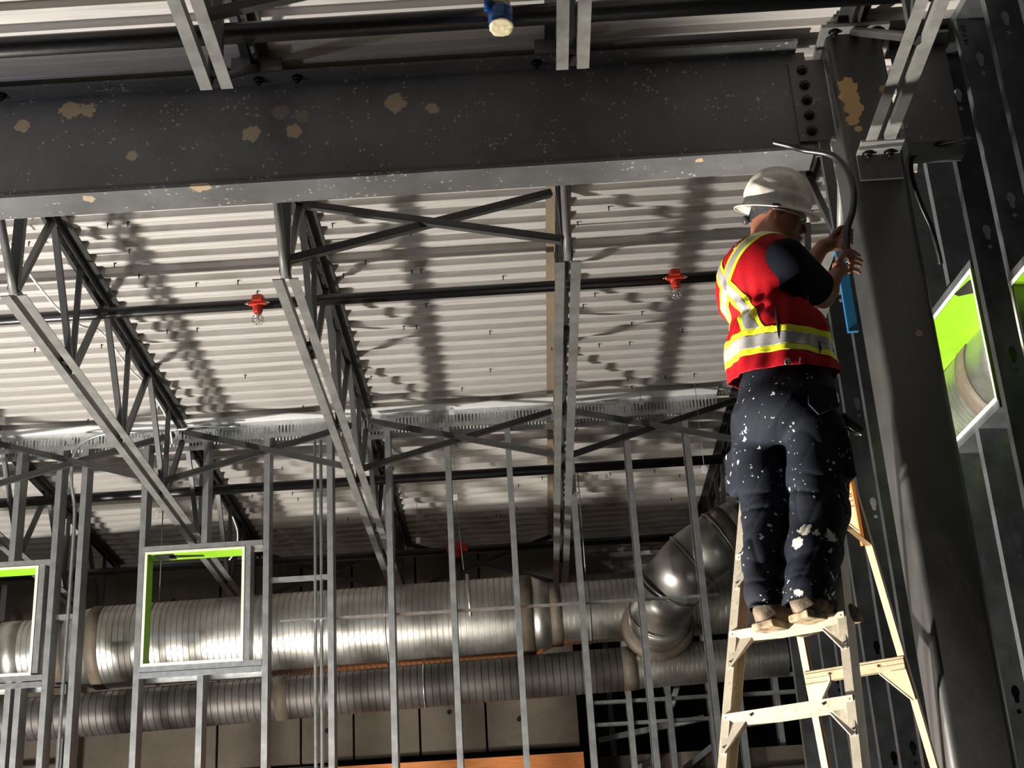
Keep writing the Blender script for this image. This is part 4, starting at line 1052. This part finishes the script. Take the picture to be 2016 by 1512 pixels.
# side slit, pocket, eyelet, back label
from mathutils.bvhtree import BVHTree
_bv = bmesh.new(); _bv.from_mesh(vest_cut); VT = BVHTree.FromBMesh(_bv)
DV = Vector((0.22, 0.90, 0.37)).normalized()
def on_vest(p, lift=.003, tree=None):
    """the point of the vest's outer surface in front of p"""
    h = (tree or VT).ray_cast(Vector(p) - DV*0.6, DV)
    return (h[0] - DV*lift) if h[0] else Vector(p)
sl = [on_vest(p, .004) for p in ((1.0004, 4.9500, 3.9030), (1.0005, 4.9500, 3.8733), (0.9985, 4.9400, 3.8391), (0.9985, 4.9400, 3.8097), (0.9964, 4.9400, 3.7785), (0.9948, 4.9400, 3.7516))]
keep(MB().tube(sl, [.001, .0035, .005, .005, .004, .001], 8).build('side_slit', black_tape), worker)
ev = on_vest((1.0122, 4.9200, 3.6487), .001)
keep(MB().tube([ev + (Vector((1,0,0)).cross(DV).normalized()*sin(q) + Vector((1,0,0))*cos(q))*.011 for q in [2*pi*k/20 for k in range(21)]], .0028, 6).build('eyelet', chrome), worker)
keep(MB().tube([ev - DV*.001, ev - DV*.003], .009, 16).build('eyelet_hole', black_tape), worker)
def patch(pts, mat, nm, lift=.003, th=.002):
    P = [on_vest(p, lift) for p in pts]; keep(MB().prism(P, DV*th).build(nm, mat), worker)
patch([(1.1527, 5.0000, 3.7607), (1.1813, 5.0000, 3.7483), (1.2105, 5.0200, 3.7284), (1.2040, 5.0200, 3.7100), (1.1495, 5.0000, 3.7108)], black_tape, 'pocket', .006, .004)
for pts in ([(0.9103, 5.1000, 4.2200), (0.9253, 5.1000, 4.2461), (0.9307, 5.1000, 4.2412), (0.9157, 5.1000, 4.2151)], [(0.9070, 5.1000, 4.2429), (0.9383, 5.1000, 4.2543), (0.9375, 5.1000, 4.2476), (0.9082, 5.1000, 4.2360)], [(0.8989, 5.1000, 4.2253), (0.9116, 5.1000, 4.2312), (0.9108, 5.1000, 4.2245), (0.9001, 5.1000, 4.2184)]):
    patch(pts, white_plastic, 'printed_mark', .002, .0015)
patch([(1.0634, 4.9500, 3.6773), (1.0690, 4.9500, 3.6769), (1.0620, 4.9500, 3.6527), (1.0583, 4.9500, 3.6530)], white_plastic, 'paint_fleck', .001, .001)

# ---- trousers
def f_trou(P):
    ax = np.stack([FT, LT, [0,0,1]])
    d = f_ell(P, (1.0281, 5.1100, 3.6136), ax, (.175, .185, .15))
    d = smin(d, f_ell(P, (0.9688, 5.0600, 3.5040), ax, (.150, .195, .125)), .05)     # seat
    L = [((0.9143, 5.1700, 3.4802), .104), ((0.9141, 5.1500, 3.2704), .102), ((0.9027, 5.1300, 3.1266), .090), ((0.8626, 5.0600, 2.9546), .080), ((0.8392, 5.0100, 2.8217), .070), ((0.8276, 4.9850, 2.7417), .060)]
    R = [((1.0938, 5.0100, 3.4053), .110), ((1.0746, 5.0000, 3.2260), .104), ((1.0608, 4.9800, 3.0861), .098), ((1.0141, 4.9500, 2.9397), .092), ((0.9773, 4.9250, 2.8166), .080), ((0.9541, 4.9150, 2.7351), .074)]
    for q in (L, R):
        e = None
        for i in range(len(q)-1):
            c = f_cap(P, q[i][0], q[i+1][0], q[i][1], q[i+1][1]); e = c if e is None else smin(e, c, .03)
        d = smin(d, e, .028)
    # cargo pockets
    d = smin(d, f_box(P, (1.1567, 5.0000, 3.2888), np.stack([norm([.97,.25,0.06]), norm([-.25,.97,0]), norm([-.06,0,1])]), (.022, .085, .095), .015), .014)
    d = smin(d, f_box(P, (0.8265, 5.2200, 3.3515), np.stack([norm([.97,.25,0]), norm([-.25,.97,0]), [0,0,1]]), (.020, .075, .085), .015), .012)
    x, y, z = P[...,0], P[...,1], P[...,2]
    k = np.clip((3.65 - z)*2, 0.25, 1)
    def ridge(ph, p=3): return (1 - np.abs(np.sin(ph)))**p
    w = np.sin(x*19 + y*11) + np.sin(z*9 + y*23)*.7
    d = d + k*.0045*(ridge(z*13 + x*17 + w*1.1) - .3) + k*.003*(ridge(z*21 - x*23 + y*9 + w) - .3)
    low = np.clip((3.00 - z)*4.5, 0, 1)
    d = d + low*.007*(ridge(z*38 + x*9 + w*.8, 2) - .35)
    kn = np.exp(-((z-3.16)/.06)**2); d = d + kn*.006*(ridge(z*45 + x*22 + w*.5, 2) - .35)
    se = np.exp(-((z-3.50)/.07)**2); d = d - se*.006*(ridge(z*30 - x*26 + w*.6, 2) - .35)
    return d
tr = bisect(grid_mesh(f_trou, (0.66, 4.72, 2.66), (1.36, 5.44, 3.86), .0055, 'trousers'), [((1, 5, 2.745), norm([.05, 0, 1]))])
trousers = keep(mobj('trousers', tr, trouser_mat), worker)
s_ = trousers.modifiers.new('solid', 'SOLIDIFY'); s_.thickness = .003; s_.offset = -1
# pocket flap and edges
def flap(pts, ext, nm): return keep(MB().prism([Vector(p) for p in pts], ext).build(nm, trouser_mat, bevel=.002), worker)
flap([(1.0639, 4.8850, 3.5510), (1.1716, 4.9300, 3.5432), (1.1688, 4.9100, 3.4591), (1.0829, 4.8680, 3.4180), (1.0532, 4.8720, 3.4609)], (0, .012, 0), 'pocket_flap')
# tool holder sticking out on the right thigh
keep(MB().bar((1.1906, 5.0000, 3.4588), (1.2621, 5.0300, 3.4021), .045, .020, (0,0,1)).build('tool_pouch', black_tape, bevel=.006), worker)
keep(MB().tube([(1.2027, 4.9800, 3.4021), (1.2287, 4.9800, 3.3786), (1.2485, 4.9900, 3.3753)], .006, 10).build('tool', chrome), worker)
# ---- boots
def boot(heel, d, yaw_):
    heel = np.array(heel); d = norm(d); s = np.array([-d[1], d[0], 0]); up = np.array([0,0,1.0]); ax = np.stack([d, s, up])
    def fu(P):
        a = f_ell(P, heel + d*.055 + up*.062, ax, (.062, .052, .066))
        a = smin(a, f_cap(P, heel + d*.06 + up*.06, heel + d*.20 + up*.042, .045, .040), .03)
        a = smin(a, f_ell(P, heel + d*.225 + up*.040, ax, (.062, .050, .038)), .02)
        a = smin(a, f_cap(P, heel + d*.055 + up*.07, heel + d*.062 + up*.15, .050, .052), .025)
        a = smax(a, (heel[2] + .022) - P[...,2], .004)
        return a + .0018*np.sin(P@d*140)*np.sin(P[...,2]*110)
    def fs(P):
        a = np.minimum(f_box(P, heel + d*.045 + up*.013, ax, (.050, .048, .014), .008), f_box(P, heel + d*.150 + up*.024, ax, (.135, .040, .010), .008))
        a = np.minimum(a, f_ell(P, heel + d*.225 + up*.024, ax, (.072, .053, .013)))
        a = smin(a, f_box(P, heel + d*.225 + up*.018, ax, (.045, .040, .010), .006), .006); return a
    lo, hi = heel + np.array([-.36, -.36, -.03]), heel + np.array([.36, .36, .26])
    b = keep(mobj('boot', grid_mesh(fu, lo, hi, .004, 'boot'), leather), worker)
    so = mobj('sole', grid_mesh(fs, lo, hi, .004, 'sole'), rubber); keep(so, b); return b
bl = boot((0.806, 4.965, 2.682), (.72, .69, 0), 0)
br = boot((0.915, 4.872, 2.682), (.815, .58, 0), 0)

# ---- hard hat
def hat_point(u, t):
    """u angle, t profile parameter 0..1 dome, 1..2 brim"""
    c, s = cos(u), sin(u)
    if t <= 1:
        a = t*pi/2*0.985; rx, ry, h = .131, .112, .150
        r = sin(a)**0.92; z = cos(a)**0.85*h if cos(a) > 0 else 0
        x, y = c*rx*r, s*ry*r
        ridge = .0095*math.exp(-(y/.016)**4)*(1 if z > .03 else z/.03)
        # shell step curving down towards the front and rear
        stepz = .052 + .045*(abs(x)/.131)**2.2 if x < 0 else .052 - .012*(x/.131)
        bulge = .009/(1 + math.exp(-(z - stepz)/.0035)) * (1 - math.exp(-(y/.030)**4)) * (1 if abs(y) > .0 else 0)
        n = np.array([x/rx**2, y/ry**2, z/h**2]); n = n/max(1e-9, np.linalg.norm(n))
        p = np.array([x, y, z]) + n*(ridge + bulge*-1.0 + .003)
        return p
    k = t-1; rx, ry = .131 + k*.036 + .004, .112 + k*.032 + .004
    fr_ext = .010*max(0, c)**3*k
    return np.array([c*(rx + fr_ext), s*ry, -.004 - k*.020 - .006*k*k*(abs(c))])
NU, NT = 96, 40; vs = []; fs = []
ts = [i/28 for i in range(1, 29)] + [1 + i/8 for i in range(1, 9)]
HB = (-0.002, 0, .052)
def hat_w(p): return tuple(hp(HB[0] + p[0], HB[1] + p[1], HB[2] + p[2]))
vs.append(hat_w(hat_point(0, 0)))
for t in ts:
    for i in range(NU): vs.append(hat_w(hat_point(2*pi*i/NU, t)))
for i in range(NU): fs.append((0, 1+i, 1+(i+1) % NU))
for j in range(len(ts)-1):
    for i in range(NU):
        a = 1 + j*NU; fs.append((a+i, a+NU+i, a+NU+(i+1) % NU, a+(i+1) % NU))
hm = bpy.data.meshes.new('hard_hat'); hm.from_pydata(vs, [], fs); hm.update(); hm.polygons.foreach_set('use_smooth', [True]*len(hm.polygons))
hat = keep(mobj('hard_hat', hm, hat_mat), worker)
sd_ = hat.modifiers.new('solid', 'SOLIDIFY'); sd_.thickness = .0032; sd_.offset = -1
def hat_tube(pts, r, mat, nm, n=8, par=None): return keep(MB().tube([Vector(hp(*p)) for p in pts], r, n).build(nm, mat), par or hat)
hat_tube([(cos(q)*.176 if cos(q) > 0 else cos(q)*.171, sin(q)*.149, HB[2]-.025-.006*abs(cos(q))) for q in [2*pi*j/72 for j in range(73)]], .0028, hat_mat, 'brim_edge', 6)
# badge: plain dark oval on the brim band
P0 = [(-.012 + .019*cos(q), -.1385 + .003*cos(q) - .004*sin(q), HB[2]-.016 + .0055*sin(q)) for q in [2*pi*j/18 for j in range(18)]]
keep(MB().prism([Vector(hp(*p)) for p in P0], tuple(-HY*.002 - HZ*.001)).build('badge', mk('grey-green badge', (.09,.09,.07), .5)), hat)
# ratchet strap and knob at the nape
strap = mk('dark grey plastic', (.022, .022, .026), .5)
def quadstrip(sec, nm):
    vs = []; fs = []
    for (a, b) in sec: vs += [tuple(hp(*a)), tuple(hp(*b))]
    for i in range(len(sec)-1): fs.append((2*i, 2*i+1, 2*i+3, 2*i+2))
    me = bpy.data.meshes.new(nm); me.from_pydata(vs, [], fs); o = mobj(nm, me, strap); keep(o, hat); m = o.modifiers.new('s', 'SOLIDIFY'); m.thickness = .003; return o
quadstrip([((-.02, -.083, .035), (-.03, -.083, .045)), ((-.055, -.070, .012), (-.060, -.070, .045)), ((-.085, -.045, -.012), (-.090, -.045, .045)), ((-.108, -.015, -.030), (-.102, -.015, .045)),
           ((-.112, .0, -.034), (-.104, .0, .045)), ((-.108, .015, -.030), (-.102, .015, .045)), ((-.085, .045, -.012), (-.090, .045, .045)), ((-.055, .07, .012), (-.06, .07, .045))], 'ratchet_strap')
mb = MB(); mb.lathe([(.017, 0), (.019, .004), (.019, .016), (.015, .020)], hp(-.110, -.004, -.022), -HX*0.9 - HZ*.15 - HY*.2, 16); keep(mb.build('ratchet_knob', strap), hat)
# ---- safety glasses
clear = bpy.data.materials.new('clear lens'); clear.use_nodes = True; b_ = clear.node_tree.nodes['Principled BSDF']
b_.inputs['Transmission Weight'].default_value = 0.9; b_.inputs['Roughness'].default_value = .08; b_.inputs['IOR'].default_value = 1.3; b_.inputs['Base Color'].default_value = (.95, .93, .9, 1)
gl = MB(); gl.tube([Vector(hp(*p)) for p in [(-.022, -.082, .026), (.02, -.080, .026), (.060, -.070, .022), (.088, -.062, .018)]], [.0025, .003, .0035, .004], 6)
gl.tube([Vector(hp(*p)) for p in [(-.022, .082, .026), (.02, .080, .026), (.060, .070, .022), (.088, .062, .018)]], [.0025, .003, .0035, .004], 6)
glasses = keep(gl.build('safety_glasses', mk('clear plastic arm', (.42, .36, .33), .15)), worker)
vs = []; fs = []; n = 24
for i in range(n+1):
    q = -1.02 + 2.04*i/n; x = .048 + .070*cos(q); y = .076*sin(q)
    vs += [tuple(hp(x, y, .028)), tuple(hp(x + .004, y, .010)), tuple(hp(x, y, -.010 + .012*math.exp(-(y/.014)**2)))]
for i in range(n):
    for j in range(2): fs.append((3*i+j, 3*i+3+j, 3*i+4+j, 3*i+1+j))
me = bpy.data.meshes.new('lens'); me.from_pydata(vs, [], fs); me.polygons.foreach_set('use_smooth', [True]*len(me.polygons)); lens = mobj('lens', me, clear); keep(lens, glasses)
m_ = lens.modifiers.new('s', 'SOLIDIFY'); m_.thickness = .0022
# short dark hair below the hat and a grey chin beard
hair = mk('short dark hair', (.045, .026, .018), .8, 0, .3, 200)
def f_hair(P):
    d = f_ell(P, hp(-.006, 0, .040), AX, (.0985, .0795, .101)); q = (P-HO)@AX.T
    d = smax(d, q[...,0] - .062 + np.clip(.02 - q[...,2], 0, .1)*2.2, .004); d = smax(d, (.006 - q[...,2]) - np.clip(-q[...,0]-.02, 0, .05)*.35, .003)
    return smax(d, -f_ell(P, hp(-.018, -.078, -.004), AX, (.024, .02, .034)), .002)
keep(mobj('hair', grid_mesh(f_hair, HO - .2, HO + .2, .0045, 'hair'), hair), worker)
